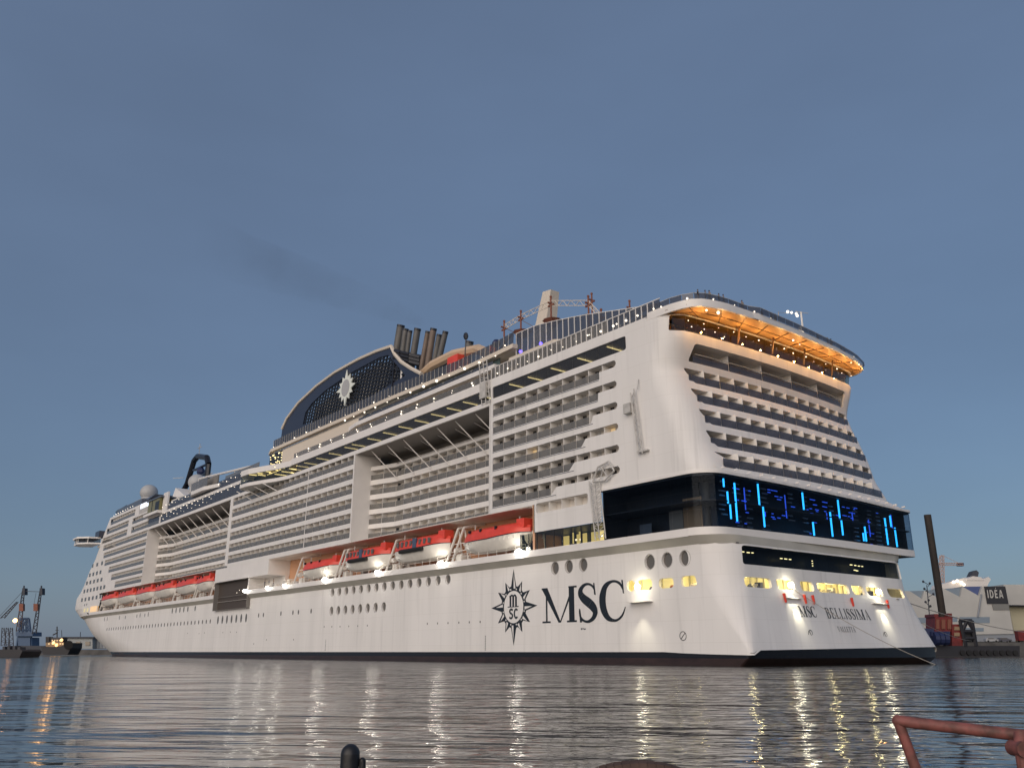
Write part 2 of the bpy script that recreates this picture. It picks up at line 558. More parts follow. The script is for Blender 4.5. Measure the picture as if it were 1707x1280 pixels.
def poly_path(P):                                    # straight-sided path in plan, y offset d to starboard
    L = [0]
    for a, b in zip(P, P[1:]): L.append(L[-1] + math.dist(a, b))
    def f(u, z, d=0):
        for i in range(len(P) - 1):
            if u <= L[i + 1] + 1e-6 or i == len(P) - 2:
                t = (u - L[i]) / (L[i + 1] - L[i])
                a, b = P[i], P[i + 1]
                nx, ny = (b[1] - a[1]), -(b[0] - a[0])
                l = math.hypot(nx, ny)
                nx, ny = nx / l, ny / l
                if ny < 0: nx, ny = -nx, -ny
                return (a[0] + (b[0] - a[0]) * t + nx * d, a[1] + (b[1] - a[1]) * t + ny * d, z)
    return f, L

ZT = [38.6, 35.73, 32.82, 29.93, 27.05, 24.25]       # undersides above the six cabin balconies
ZB = [z - 1.95 for z in ZT]

ship = empty('cruise_ship', (0, WD / 2, 0))
tag(ship, 'huge white cruise ship seen from its port quarter, moored in the harbour at dusk', 'cruise ship')
shipinv = Matrix.Translation((0, -WD / 2, 0))

# ---------------------------------------------------------------- water
def build_water():
    m = bpy.data.materials.new('harbour_water'); MATS['harbour_water'] = m
    m.use_nodes = True
    n = m.node_tree.nodes; l = m.node_tree.links
    p = n['Principled BSDF']
    p.inputs['Base Color'].default_value = (.045, .052, .045, 1)
    p.inputs['Roughness'].default_value = .035
    p.inputs['IOR'].default_value = 1.75
    g = n.new('ShaderNodeNewGeometry')
    def dot(v):
        d = n.new('ShaderNodeVectorMath'); d.operation = 'DOT_PRODUCT'; d.inputs[1].default_value = v
        l.new(g.outputs['Position'], d.inputs[0]); return d.outputs['Value']
    def layer(scale, squash, ang, detail):           # crests run across the wind direction ang
        ca, sa = math.cos(ang), math.sin(ang)
        c_ = n.new('ShaderNodeCombineXYZ')
        l.new(dot((ca * scale, sa * scale, 0)), c_.inputs[0])
        l.new(dot((-sa * scale * squash, ca * scale * squash, 0)), c_.inputs[1])
        t = n.new('ShaderNodeTexNoise')
        t.inputs['Scale'].default_value = 1
        t.inputs['Detail'].default_value = detail
        t.inputs['Roughness'].default_value = .5
        l.new(c_.outputs[0], t.inputs['Vector'])
        return t.outputs['Fac']
    va = PI - yaw
    a = layer(2.6, .22, va + .10, 3)
    b = layer(.8, .25, va - .22, 2)
    c = layer(.22, .35, va + .3, 2)
    def comb(x, y, w):
        k = n.new('ShaderNodeMath'); k.operation = 'MULTIPLY_ADD'
        k.inputs[1].default_value = w
        l.new(y, k.inputs[0]); l.new(x, k.inputs[2])
        return k.outputs[0]
    h = comb(comb(a, b, 3.9), c, 8)
    bp = n.new('ShaderNodeBump')
    bp.inputs['Distance'].default_value = .041
    bp.inputs['Strength'].default_value = 1
    l.new(h, bp.inputs['Height'])
    l.new(bp.outputs[0], p.inputs['Normal'])
    mb = MB().add([(-3500, -3500, 0), (4500, -3500, 0), (4500, 4500, 0), (-3500, 4500, 0)], [(0, 1, 2, 3)])
    o = mb.build('water', 'harbour_water')
    tag(o, kind='structure')
    bed = MB().add([(-3500, -3500, -9), (4500, -3500, -9), (4500, 4500, -9), (-3500, 4500, -9)], [(0, 1, 2, 3)]).build('harbour_bed', 'concrete')
    tag(bed, kind='structure')
build_water()

# ---------------------------------------------------------------- hull
def part(mb, name, m, parent=None, **k):
    return mb.build(name, m, parent or ship, **k)

def build_hull():
    holes = []
    ports = []
    for i in range(15): ports.append((81.6 - 2.88 * i, 12.55, .72, .72))
    for i in range(8): ports.append((81.6 - 2.885 * i, 9.05, .72, .80))
    for s in (15.07, 12.23, 9.38): ports.append((s, 12.43, .78, .85))
    for s in (-2.5, -5.3, -8.05): ports.append((s, 11.9, .80, .88))
    for s, z, a, b in ports: holes.append(ellipse(200 - s, z, a, b))
    # mooring deck openings in the port quarter
    pm = [ellipse(200 - .85, 9.25, .75, .7, 12), rrect(200.1, 202.7, 8.6, 9.9, .45), rrect(203.8, 206.1, 8.65, 9.8, .45), rrect(207.3, 209.8, 8.65, 9.85, .4)]
    holes += pm
    # shell door recess
    holes.append([(200 - 145.3, 11.3), (200 - 123.4, 11.3), (200 - 123.4, 13.27), (200 - 145.3, 13.27)])
    ty = [(3.9, 8.6), (9.6, 13.1), (14.3, 17.0), (17.8, 24.7), (25.5, 28.25), (28.9, 32.6), (34.1, 38.0)]
    tm = [rrect(hu(a, 9), hu(b, 9), 8.4, 9.55, .42) for a, b in ty]
    holes += tm
    wz = rrect(hu(4.3, 12), hu(38.6, 12), 10.95, 13.1, .3)
    holes.append(wz)
    def low(u):
        if u < 204: return 1.45
        if u < 211: return 1.45 - .33 * (u - 204) / 7
        if u < 216: return 1.12
        if u < 217: return 1.12 + .5 * (u - 216)
        if u < 252: return 1.62 + .5 * (u - 217) / 35
        return 2.1 if u < 257 else 1.45
    bot = [(u, low(u)) for u in (-200, -100, 0, 100, 190, 204, 207, 211, 216, 217, 230, 252, 257, 262, 460, 660)]
    outer = bot + [(660, 13.32), (460, 13.32), (257, 13.32), (216, 13.32), (0, 13.32), (-200, 13.32)]
    gu = lin(-196, -4, 48) + lin(2, 202, 100) + lin(204, 211, 5) + lin(211.8, 216.5, 6) + lin(220, 250, 10) + lin(252, 257, 5) + lin(270, 456, 10) + lin(462, 656, 40)
    gz = [1.9, 3, 4.4, 6, 7.5, 9.2, 11, 12.4, 13.0]
    sheet('hull', HS, outer, holes, (gu, gz), 'hull_white', ship, .35)
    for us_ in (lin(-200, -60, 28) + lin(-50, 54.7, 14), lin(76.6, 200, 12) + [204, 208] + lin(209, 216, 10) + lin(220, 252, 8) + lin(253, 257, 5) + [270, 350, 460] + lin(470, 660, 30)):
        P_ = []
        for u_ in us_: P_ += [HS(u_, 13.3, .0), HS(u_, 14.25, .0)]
        part(MB().add(P_, [(2 * i, 2 * i + 2, 2 * i + 3, 2 * i + 1) for i in range(len(us_) - 1)]), 'promenade_soffit', 'overhang_shade', smooth=True)
    # painted boot topping and antifouling
    us = lin(-200, 0, 40) + lin(20, 200, 9) + [204, 208, 211, 212, 213, 214, 215, 216, 217] + lin(220, 252, 8) + [253, 255, 257, 270, 460] + lin(470, 660, 30)
    mb = MB(); ribbon(mb, lambda u, z, d=0: HS(u, z, d), us, .78, lambda u: low(u) + .25, .03, .3); part(mb, 'boot_topping', 'black_paint', smooth=True)
    mb = MB(); ribbon(mb, lambda u, z, d=0: HS(u, z, d), us, -1.6, .78, .04, .31); part(mb, 'underwater_paint', 'boot_red', smooth=True)
    # portholes: pane and rim
    for s, z, a, b in ports:
        mb = MB()
        e0, e1 = ellipse(0, 0, a + .09, b + .09), ellipse(0, 0, a, b)
        n = len(e0)
        P = [(s + x, .985, z + q) for x, q in e0] + [(s + x, .985, z + q) for x, q in e1] + [(s + x, 1.05, z + q) for x, q in e0] + [(s + x, 1.05, z + q) for x, q in e1]
        mb.add(P, [(i, (i + 1) % n, n + (i + 1) % n, n + i) for i in range(n)] + [(i, (i + 1) % n, 2 * n + (i + 1) % n, 2 * n + i) for i in range(n)])
        o = part(mb, 'porthole', 'steel')
        mb = MB(); mb.prism([(s + x, 1.30, z + q) for x, q in ellipse(0, 0, a + .02, b + .02)], (0, .04, 0))
        mb.build('pane', 'port_glass', o)
    # small round ports as set-in dark discs
    mb_list = []
    def disc(s, z, a, b):
        mb = MB(); mb.prism([(s + x, .985, z + q) for x, q in ellipse(0, 0, a, b, 10)], (0, .05, 0))
        part(mb, 'small_port', 'port_glass')
    for i in range(36): disc(148.6 + (249.1 - 148.6) * i / 35, 8.85, .42, .55)
    for i in range(7): disc(124.9 + 3.05 * i, 9.0, .55, 1.0)
    for s in (180.2, 176.9, 173.6, 170.3, 167.0, 161.1): disc(s, 12.6, .5, .85)
    for s in (203, 206.5, 211.5, 215, 228, 235, 250.5, 254.2): disc(s, 12.3, .38, .75)
    for s in (117.6, 114.9, 105.4, 99.3, 96.6, 90.6): disc(s, 9.35, .32, .5)
    for s, z in ((84.3, 6.16), (81, 6.1), (77.6, 6.05), (74.1, 6.03), (70.6, 6.0), (67, 6), (47, 5.85), (44, 5.83), (41, 5.8), (38, 5.8), (35.2, 5.78), (32.4, 5.77), (130, 5.9), (134, 6), (139, 6), (152, 6.1), (156, 6), (165, 6.2), (112, 4), (119, 3.2), (98, 3.9)): disc(s, z, .13, .17)
    # mooring decks: lit rooms behind the openings
    for (u0, u1, nm) in ((197.5, 211, 'mooring_room'),):
        mb = MB(); mb.box(-9.9, 3.2, 3.4, 3.5, 7.6, 10.4); mb.box(-9.9, 3.2, 1.4, 3.4, 10.3, 10.4); mb.box(-9.9, 3.2, 1.4, 3.4, 7.5, 7.6); mb.box(3.1, 3.2, 1.4, 3.4, 7.5, 10.4)
        part(mb, nm, 'yellow_room')
    mb = MB(); mb.box(-11.4, -11.3, 5, 38.5, 7.5, 10.2); mb.box(-13.6, -11.3, 3.4, 39.3, 10.15, 10.25); mb.box(-13.6, -11.3, 3.4, 39.3, 7.4, 7.5)
    part(mb, 'mooring_room', 'yellow_room')
    for y in (5.5, 12, 16.2, 20.5, 23.8, 27, 31.5, 36.5):
        mb = MB(); mb.box(-13.2, -12.2, y - 1.1, y + .6, 9.7, 9.85); part(mb, 'ceiling_light', 'strip_light')
    for y in (6.8, 11, 19.4, 21.7, 26.4, 30.2, 35.2):                        # bollards and rollers in the openings
        mb = MB(); mb.tube((-13.2, y, 7.6), (-13.2, y, 8.75), .22, 8); mb.tube((-13.2, y, 8.75), (-13.2, y, 8.9), .34, 8); part(mb, 'mooring_bollard', 'steel')
    for y in lin(4.4, 38.4, 26):
        mb = MB(); mb.box(-11.6, -11.42, y - .05, y + .05, 7.6, 10.1); part(mb, 'wall_frame', 'steel')
    for y, m_ in ((7.6, 'machine_blue'), (15.4, 'cream'), (22.6, 'steel'), (31.6, 'machine_blue')):
        mb = MB(); mb.tube((-12.5, y - .7, 8.5), (-12.5, y + .7, 8.5), .5, 10); mb.box(-12.9, -12.1, y + .7, y + 1.2, 7.6, 9.2); part(mb, 'mooring_winch', m_)
    for s in (-8.8, -6.6, -4.6, -2.2, 1.2):
        mb = MB(); mb.box(s - .06, s + .06, 3.2, 3.42, 7.7, 10.2); part(mb, 'wall_frame', 'steel')
    for s, m_ in ((-8.0, 'cream'), (-4.9, 'rust'), (-1.6, 'machine_blue')):
        mb = MB(); mb.tube((s - .5, 2.6, 8.7), (s + .5, 2.6, 8.7), .42, 10); part(mb, 'mooring_winch', m_)
    # long stern window: panes over a dark lounge
    mb = MB(); mb.box(-11.6, -11.5, 3.5, 39, 10.3, 13.4); mb.box(-13.7, -11.5, 3.5, 39, 13.3, 13.4); mb.box(-13.7, -11.5, 3.5, 39, 10.3, 10.4)
    part(mb, 'stern_lounge', 'dark')
    n = 14
    for i in range(n):
        u0 = hu(4.3, 12) + (hu(38.6, 12) - hu(4.3, 12)) * i / n; u1 = hu(4.3, 12) + (hu(38.6, 12) - hu(4.3, 12)) * (i + 1) / n
        mb = MB(); ribbon(mb, HS, [u0 + .02, u1 - .02], 10.95, 13.1, .18, .22); part(mb, 'stern_window_pane', 'band_glass')
    for y, z, w in ((5.2, 12.6, .5), (6.2, 12.6, .4), (7.2, 12.58, .5), (8, 12.6, .3), (13.6, 12.3, .4), (14.5, 12.3, .5), (15.4, 12.3, .4), (20.1, 12.4, .15), (20.1, 12.1, .15), (20.1, 11.8, .15), (29, 12.45, .5), (30, 12.43, .4), (30.9, 12.4, .4), (31.7, 12.4, .3), (29.8, 11.8, .5), (30.3, 11.75, .4)):
        piece('lounge_lamp', 'strip_light', (-12.4, y, z), (.1, w, .1))
    # open shell door: dark recess, a platform and a few lamps
    mb = MB(); mb.box(123.4, 145.3, 1.25, 1.35, 11.25, 18.0); part(mb, 'tender_recess', 'hatch')
    mb = MB(); mb.box(123.4, 145.3, .35, 1.25, 11.2, 11.32); mb.box(123.4, 145.3, .35, 1.25, 17.95, 18.05); mb.box(123.35, 123.45, .1, 1.3, 11.2, 18.0); mb.box(145.2, 145.35, .1, 1.3, 11.2, 18.0); part(mb, 'tender_recess_frame', 'shade_wall')
    mb = MB(); mb.tube((124, .9, 14.4), (145, .9, 14.4), .06); part(mb, 'tender_rail', 'shade_wall')
    for s in (125.4, 126.5, 128, 129.2, 131, 132.5): piece('recess_lamp', 'bulb', (s, 1.1, 14.9 + (s * 7 % 3) * .35), (.16, .16, .16), 0, 'ball')
    # draught marks and bow thruster sign
    for s in (31, 83.2):
        mb = MB()
        for k in range(9): mb.box(s - .09, s + .09, .975, .99, 1.7 + k * .24, 1.82 + k * .24)
        part(mb, 'draught_marks', 'letter')
    for (cy, cs, cz) in ((None, -7.1, 3.2),):
        mb = MB()
        e0, e1 = ellipse(0, 0, .52, .52, 20), ellipse(0, 0, .44, .44, 20)
        P = [(cs + a, .98, cz + b) for a, b in e0] + [(cs + a, .98, cz + b) for a, b in e1]
        mb.add(P, [(i, (i + 1) % 20, 20 + (i + 1) % 20, 20 + i) for i in range(20)])
        mb.prism([(cs - .36, .978, cz + .30), (cs - .30, .978, cz + .36), (cs + .36, .978, cz - .30), (cs + .30, .978, cz - .36)], (0, .01, 0))
        part(mb, 'thruster_mark', 'letter')
    for y in (12.9, 29.2):
        s = tab(HS_A, 3.4) - .02
        mb = MB()
        e0, e1 = ellipse(0, 0, .45, .45, 20), ellipse(0, 0, .37, .37, 20)
        P = [(s - .0 * b, y + a, 3.45 + b) for a, b in e0] + [(s, y + a, 3.45 + b) for a, b in e1]
        mb.add(P, [(i, (i + 1) % 20, 20 + (i + 1) % 20, 20 + i) for i in range(20)])
        mb.prism([(s - .02, y - .3, 3.75), (s - .02, y - .24, 3.8), (s - .02, y + .3, 3.15), (s - .02, y + .24, 3.1)], (.01, 0, 0))
        part(mb, 'thruster_mark', 'letter')
glass('port_glass_', (.3, .3, .3))
mat('port_glass', (.13, .12, .11), .12)
build_hull()

# ---------------------------------------------------------------- promenade, band, decks around the hull
def build_promenade():
    mb = MB(); mb.box(-9.6, 123.2, 0, 6.5, 14.2, 15.12); part(mb, 'promenade_edge', 'white')
    mb = MB(); mb.box(145.6, 274, 0, 6.5, 14.2, 15.12)
    mb.prism([(274, 0, 14.2), (274, 0, 15.12), (277, 1.2, 15.12), (276, 1.2, 14.2)], (0, 5, 0)); part(mb, 'promenade_edge', 'white')
    us = [u for u in BU if u >= 14.6]
    mb = MB(); ribbon(mb, BS, us, 14.25, 15.14, 0, 5); part(mb, 'stern_ledge', 'white', smooth=True)
    # superstructure side behind the boats
    mb = MB(); mb.box(18.6, 123, 5.2, 5.4, 15.12, 21.5); mb.box(145.8, 262, 5.2, 5.4, 15.12, 22.4); part(mb, 'boat_deck_wall', 'orange_wall')
    mb = MB(); mb.box(18.2, 18.6, 0, 5.3, 15.14, 21.45); part(mb, 'boat_deck_end', 'orange_wall')
    mb = MB(); mb.box(112, 123.3, .02, 5.4, 18.0, 21.36); mb.box(123.3, 145.6, .02, 5.4, 18.05, 21.36); part(mb, 'recess_header', 'white')
    mb = MB(); mb.box(112, 123, 4.2, 5.1, 15.14, 18.0); part(mb, 'crew_station_wall', 'white')
    mb = MB(); mb.box(123.1, 123.34, .1, 5.4, 15.14, 18.0); part(mb, 'crew_station_end', 'white')
    # lit gallery forward of the glass band
    mb = MB(); mb.box(4.9, 21.2, 5, 5.1, 15.14, 17.5); mb.box(4.9, 18.4, .1, 5, 17.4, 17.5); mb.box(21.2, 21.3, .2, 5, 15.14, 17.5); part(mb, 'gallery_room', 'dark')
    n = 9
    for i in range(n):
        a = 21.4 - (21.4 - 5) * i / n; b = 21.4 - (21.4 - 5) * (i + 1) / n
        piece('gallery_pane', 'lit_glass', ((a + b) / 2, .06, 16.32), (a - b - .12, .04, 2.3))
        piece('gallery_mullion', 'dark', (a, .06, 16.32), (.12, .1, 2.36))
    for s, y, w in ((16.9, 4.7, 1.4), (14.3, 4.7, .5), (12.9, 4.7, .8), (10.6, 4.7, 2.0), (13.5, 3.0, .3), (12.1, 3.0, .25), (9.2, 4.4, 1.0)):
        piece('gallery_lamp', 'warm_room', (s, y, 16.5), (w, .1, 1.5))
    for s in (20.3, 13.1, 10.4, 9.7, 5.5): piece('bulb', 'bulb', (s, .6, 15.75), (.3, .3, .3), 0, 'ball')
    # dark glass band around the stern
    us = [u for u in BU if u > .5]
    mb = MB(); ribbon(mb, BS, [.7] + us, 15.14, 21.4, 4.2, 4.4); part(mb, 'band_room_wall', 'dark', smooth=True)
    mb = MB(); ribbon(mb, BS, [.7] + us, 18.2, 18.35, .3, 4.2); part(mb, 'band_gallery_floor', 'dark', smooth=True)
    mb = MB(); ribbon(mb, BS, [.65] + us, 21.15, 21.42, .12, 4.3); part(mb, 'band_ceiling', 'dark', smooth=True)
    mb = MB(); mb.box(4.2, 4.35, .1, 4.3, 15.14, 21.4); part(mb, 'band_end_wall', 'dark')
    mb = MB(); ribbon(mb, BS, [55.8, 57, 58.5, 60.8, 64, 70], 15.14, 21.35, .9, 1.0); part(mb, 'band_side_wall', 'dark')
    edges = lin(.7, 14.6, 6) + lin(16.4, 20, 2) + lin(22.36, 55.4, 14) + lin(57.2, 60.8, 2) + [64, 68]
    for a, b in zip(edges, edges[1:]):
        for z0, z1 in ((15.16, 17.15), (17.18, 19.28), (19.31, 21.38)):
            mb = MB(); ribbon(mb, BS, lin(a + .025, b - .025, 2), z0, z1, .06, .1); part(mb, 'band_pane', 'band_glass')
    for s0, s1, z1, m_ in ((-4.2, -6.4, 18.0, 'shade_wall'), (-6.5, -9.4, 19.2, 'tug_tan'), (.8, -1.2, 16.9, 'blue_grey')):  # added panels imitating the brownish reflection on the side glass
        mb = MB(); mb.box(s1, s0, 3.0, 3.1, 15.2, z1); part(mb, 'band_reflection_panel', m_)
    # pale ledge over the band and the sloping roof up to the cabins
    mb = MB(); ribbon(mb, BS, BU, 21.4, 21.78, -.14, 4); part(mb, 'band_cornice', 'white', smooth=True)
    for y0 in lin(1.5, 40, 17): piece('cornice_bracket', 'white', (-13.95 - .9 * y0 / WD - .5 * (1 - ((y0 - 21.2) / 21.2) ** 2), y0, 21.75 - .9 * y0 / WD), (.5, .14, .2))
    P = []; F = []
    bu = lin(0, 14.6, 8) + lin(15.2, 20, 6) + lin(22, 55.4, 14) + lin(56, 60.8, 5)
    suu = lin(24, 35.9, 8) + lin(36.6, 40.6, 6) + lin(42.5, 76.6, 14) + lin(77.3, 81.3, 5)
    for a, b in zip(bu, suu):
        P += [BS(a, 21.78, 0.02), BS(a, 21.78, .35), SH(b, 22.0, .04)]
    for i in range(len(bu) - 1):
        for k in (0, 1): F.append((3 * i + k, 3 * i + 3 + k, 3 * i + 4 + k, 3 * i + 1 + k))
    part(MB().add(P, F), 'ledge_roof', 'white', smooth=True)
    # neon tubes and the dashes of the light art behind the stern glass
    def tubeY(y, z0, z1, m='neon', r=.11, lean=0.0):
        s = -13.1 - .9 * y / WD - .6 * (1 - ((2 * (y - 3.5) / (WD - 7)) - 1) ** 2) + .45
        k = .9 * y / WD
        mb = MB(); mb.tube((s, y, z0 - k * (z0 - 15.2) / 6.2), (s, y + lean, z1 - k * (z1 - 15.2) / 6.2), r, 6); part(mb, 'neon_tube', m)
    for y, z0, z1 in ((3.2, 19.9, 20.9), (3.7, 18.0, 19.4), (4.0, 16.2, 17.9), (5.0, 16.0, 20.6), (9.1, 18.3, 21.0), (9.7, 15.7, 18.2), (17.6, 18.7, 21.0), (19.2, 15.4, 17.2), (25.3, 18.2, 21.0), (25.6, 16.0, 18.1), (23.2, 15.6, 19.0), (31.2, 15.6, 17.8), (30.6, 15.6, 16.8), (37.0, 15.6, 19.8), (38.6, 18.6, 20.4), (39.6, 15.5, 18.6)):
        tubeY(y, z0, z1)
    for y, z0, z1 in ((6.6, 17.5, 20.2), (14.0, 17.2, 20.2), (10, 17, 17.6), (32.4, 16.4, 19), (28.4, 18.2, 19.6), (38.9, 18.4, 20.6), (22.4, 17.9, 18.8)):
        tubeY(y, z0, z1, 'neon_deep', .07)
    rr = random.Random(8)
    for (ya, yb, za, zb, nn) in ((11.2, 14, 19.6, 20.6, 9), (11.4, 14, 17.1, 17.7, 6), (19, 23, 18.6, 20.4, 20), (26.4, 29.4, 18.6, 20.3, 16), (4, 8, 16, 20, 12), (14, 38, 16, 20.5, 14)):
        for k in range(nn):
            y = rr.uniform(ya, yb); z = za + (zb - za) * rr.randint(0, 3) / 3
            s = -13.1 - .9 * y / WD - .6 * (1 - ((2 * (y - 3.5) / (WD - 7)) - 1) ** 2) + .6
            piece('light_art_dash', 'neon_deep', (s, y, z - .9 * y / WD), (.06, rr.uniform(.3, .8), .10))
    for k in range(150):                                                     # faint louvre rungs seen behind the glass
        y = rr.choice((3.4, 5.8, 7.6, 10.6, 15.5, 18.4, 24.2, 29.8, 33.4, 35.6, 38)) + rr.uniform(-.3, .3); z = 15.7 + rr.randint(0, 9) * .55
        s = -13.1 - .9 * y / WD - .6 * (1 - ((2 * (y - 3.5) / (WD - 7)) - 1) ** 2) + .9
        piece('louvre_rung', 'blue_grey', (s, y, z - .9 * y / WD), (.1, 1.0, .16))
build_promenade()

# ---------------------------------------------------------------- aft superstructure shell
RD = random.Random(21)
SIDE_F = []
def L_side(f): return f in SIDE_F
def cells(f, u0, u1, zb, zt, step, depth=2.0, dirn=1, glassz=(0, 1.03), glass_u=None, rz=None, door='door_dark', dm='divider', gm='rail_glass'):
    """dividers, doors and railing panels of one balcony row along f"""
    n = max(1, round(abs(u1 - u0) / step))
    for i in range(n + 1):
        u = u0 + (u1 - u0) * i / n
        a, b = f(u, zb, .12), f(u, zb, depth)
        ang = math.atan2(b[1] - a[1], b[0] - a[0]) - PI / 2
        if 0 < i < n: piece('balcony_divider', dm, ((a[0] + b[0]) / 2, (a[1] + b[1]) / 2, (zb + zt) / 2), (.07, math.dist(a, b), zt - zb - .01), ang)
        if i < n:
            v = u0 + (u1 - u0) * (i + .5) / n
            p = f(v, zb, .07)
            q0, q1 = f(u + (u1 - u0) / n * .02, zb, .07), f(u + (u1 - u0) / n * .98, zb, .07)
            an2 = math.atan2(q1[1] - q0[1], q1[0] - q0[0])
            w = math.dist(q0, q1)
            if glass_u is None or min(glass_u) <= v <= max(glass_u):
                piece('railing_panel', gm, ((q0[0] + q1[0]) / 2, (q0[1] + q1[1]) / 2, zb + (glassz[0] + glassz[1]) / 2), (w, .04, glassz[1] - glassz[0]), an2)
            fr = .17 if dirn > 0 else .72
            if L_side(f): fr = .86
            dpos = f(u + (u1 - u0) / n * fr, zb, depth - .03)
            door_ = door if RD.random() < .72 else ('casing' if RD.random() < .88 else 'cabin_lit')
            piece('balcony_door', door_, (dpos[0], dpos[1], zb + .93), (.72, .08, 1.8), an2)
def cavity(f, us, zb, zt, depth, name_wall='cabin_wall', mw='cabin_wall', floor=True, d0=.3):
    mb = MB(); ribbon(mb, f, us, zb - .12, zt + .12, depth, depth + .1); part(mb, name_wall, mw)
    mb = MB(); ribbon(mb, f, us, zt, zt + .12, d0, depth); part(mb, 'balcony_ceiling', 'white')
    if floor:
        mb = MB(); ribbon(mb, f, us, zb - .12, zb, d0, depth); part(mb, 'balcony_floor', 'soffit')
    for u in (us[0], us[-1]):
        e = .05 if u == us[0] else -.05
        mb = MB(); ribbon(mb, f, [u, u + e], zb - .1, zt + .1, d0, depth); part(mb, 'balcony_end', 'divider')

def build_aft():
    U = lambda s: 28.9 - s
    holes = []
    sg = [4.2, 4.5, 5.6, 7.2, 9.6, 13.4]
    port = []
    for i in range(6):
        zb, zt = ZB[i], ZT[i]
        ul, ug = U(28.25), U(sg[i])
        ur = U(1.0)
        zmid = zb + 1.0
        sl = (.0, .1, .5, .9, 1.1, 1.1)[i]
        if i < 6:
            P = rrect(ul, ur, zmid, zt, .3)
            # stepped opening: full height up to ug, upper half beyond
            h = [(ur - .3, zt), (ul + .2, zt), (ul, zt - .2), (ul, zb), (ug - sl, zb), (ug, zmid), (ur - .3, zmid), (ur, zmid + .3), (ur, zt - .3)]
            holes.append(h)
            port.append((ul, ur, ug, zb, zt, zmid))
    holes.append(rrect(U(17.9), U(7.1), 20.15, 21.55, .35))                  # low row over the gallery
    holes.append(rrect(U(28.4), U(-1.0) , 39.5, 41.4, .3))                   # window band
    # stern rows
    stern_rows = []
    for i in range(6):
        zb, zt = ZB[i], ZT[i]
        if i == 0:
            h = rrect(su(4.2), su(38.6), 36.65, 38.95, .35, 4, -.6, .3); zt = 38.95
            stern_rows.append((su(4.2) + .1, su(38.6), 36.65, 38.95))
        elif i < 5:
            h = rrect(su(2.9), su(40.0), zb, zt, .35, 4, 1.3, -1.5)
            stern_rows.append((su(3.2), su(39.6), zb, zt))
        else:
            h = [(su(3.2), zt), (su(5.2), zt - 1.0), (su(5.8), zb), (su(37.6), zb), (su(39.6), zb + .1), (su(38.2), zt - .9), (su(36.8), zt)][::-1]
            stern_rows.append((su(3.4), su(39), zb, zt))
        holes.append(h)
    holes.append(rrect(37.7, 80.5, 40.2, 42.27, .3))
    outer = [(0, 21.45), (U(18.4), 21.45), (U(18.4), 17.52), (24.3, 17.52), (24.3, 21.6), (35.9, 21.6), (60, 21.6), (84, 21.6), (84, 42.32), (37.2, 42.32), (36.4, 42.85), (0, 42.85)]
    gu = lin(1, 32, 22) + lin(33, 41, 14) + lin(43, 75, 16) + lin(76.6, 81.3, 8)
    gz = [18.5, 19.5, 21.9, 22.8, 23.6, 24.7, 25.6, 26.5, 27.5, 28.4, 29.3, 30.4, 31.3, 32.2, 33.2, 34.2, 35, 35.5, 36.2, 36.9, 37.7, 38.6, 39.2, 40, 41, 42]
    sheet('aft_shell', SH, outer, holes, (gu, gz), 'hull_white', ship, .3)
    for ul, ur, ug, zb, zt, zm in port:
        cavity(SH, [ul - .02, 10, 20, ur + .2], zb, zt, 1.4)
        cells(SH, ul, ur, zb, zt, 2.8, depth=1.4, glass_u=(ul, ug), dirn=1)
    for k, (u0, u1, zb, zt) in enumerate(stern_rows):
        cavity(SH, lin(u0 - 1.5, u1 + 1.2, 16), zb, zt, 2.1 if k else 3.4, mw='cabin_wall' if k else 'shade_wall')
        cells(SH, u0 + .1, u1 - .1, zb, zt, 6.9 if k == 0 else 2.75, depth=2.1 if k else 3.4, dirn=-1, gm='stern_glass')
        mb = MB(); us = lin(u0 + .3, u1 - .5, 16)
        ribbon(mb, SH, us, zb + 1.03, zb + 1.1, .04, .12); part(mb, 'handrail', 'steel')
    for ul, ur, ug, zb, zt, zm in port:
        mb = MB(); ribbon(mb, SH, [ul + .05, ug - .1], zb - .16, zb - .08, -.04, .01); part(mb, 'drip_line', 'blue_grey')
    cavity(SH, [U(17.9) - .1, U(7.1) + .1], 20.15, 21.55, 1.6)
    for s in (15.2, 12.5, 9.8): piece('balcony_divider', 'divider', (s, .9, 20.85), (.07, 1.5, 1.38))
    # inner floor closing the shell at the bottom
    mb = MB(); mb.box(18.4, 28.9, .05, 5, 21.45, 21.6); part(mb, 'block_soffit', 'soffit')
    # divider pilaster between the aft block and the recess, with its return wall
    mb = MB(); mb.box(28.85, 29.15, .0, 5.4, 21.45, 38.65); part(mb, 'return_wall', 'white')
    # glazed pool-side screen windows (window band) aft + midship
    edges = lin(28.4, -1.0, 11)
    for a, b in zip(edges, edges[1:]): piece('upper_window_pane', 'dark_glass', ((a + b) / 2, .16, 40.45), (a - b - .06, .04, 1.95))
    edges = lin(101, 29.2, 26)
    for a, b in zip(edges, edges[1:]): piece('upper_window_pane', 'dark_glass', ((a + b) / 2, .10, 40.3), (a - b - .06, .04, 2.0))
    mb = MB(); mb.box(-1.2, 128, 5.2, 5.3, 39.2, 41.5); part(mb, 'upper_gallery_wall', 'cabin_wall')
    mb = MB(); mb.box(-1.2, 128, .35, 5.2, 41.42, 41.5); part(mb, 'upper_gallery_ceiling', 'casing')
    for s in (25.2, 20.6, 15.2, 9.4, 3.4, 33.2, 37.8, 42.6, 47.6, 53, 58.6, 64.4, 70.4, 76.8, 80, 87, 93, 99, 103, 107, 111, 115):
        piece('ceiling_strip', 'strip_light', (s, 2.4, 41.30), (.14, 3.0, .07))
    for s in (38.3, 43.2, 54, 65, 71, 77.5, 82, 88, 94.2, 27.2, 26.6, 0.2): piece('gallery_spot', 'bulb', (s, 3.6, 41.0), (.13, .13, .13), 0, 'ball')
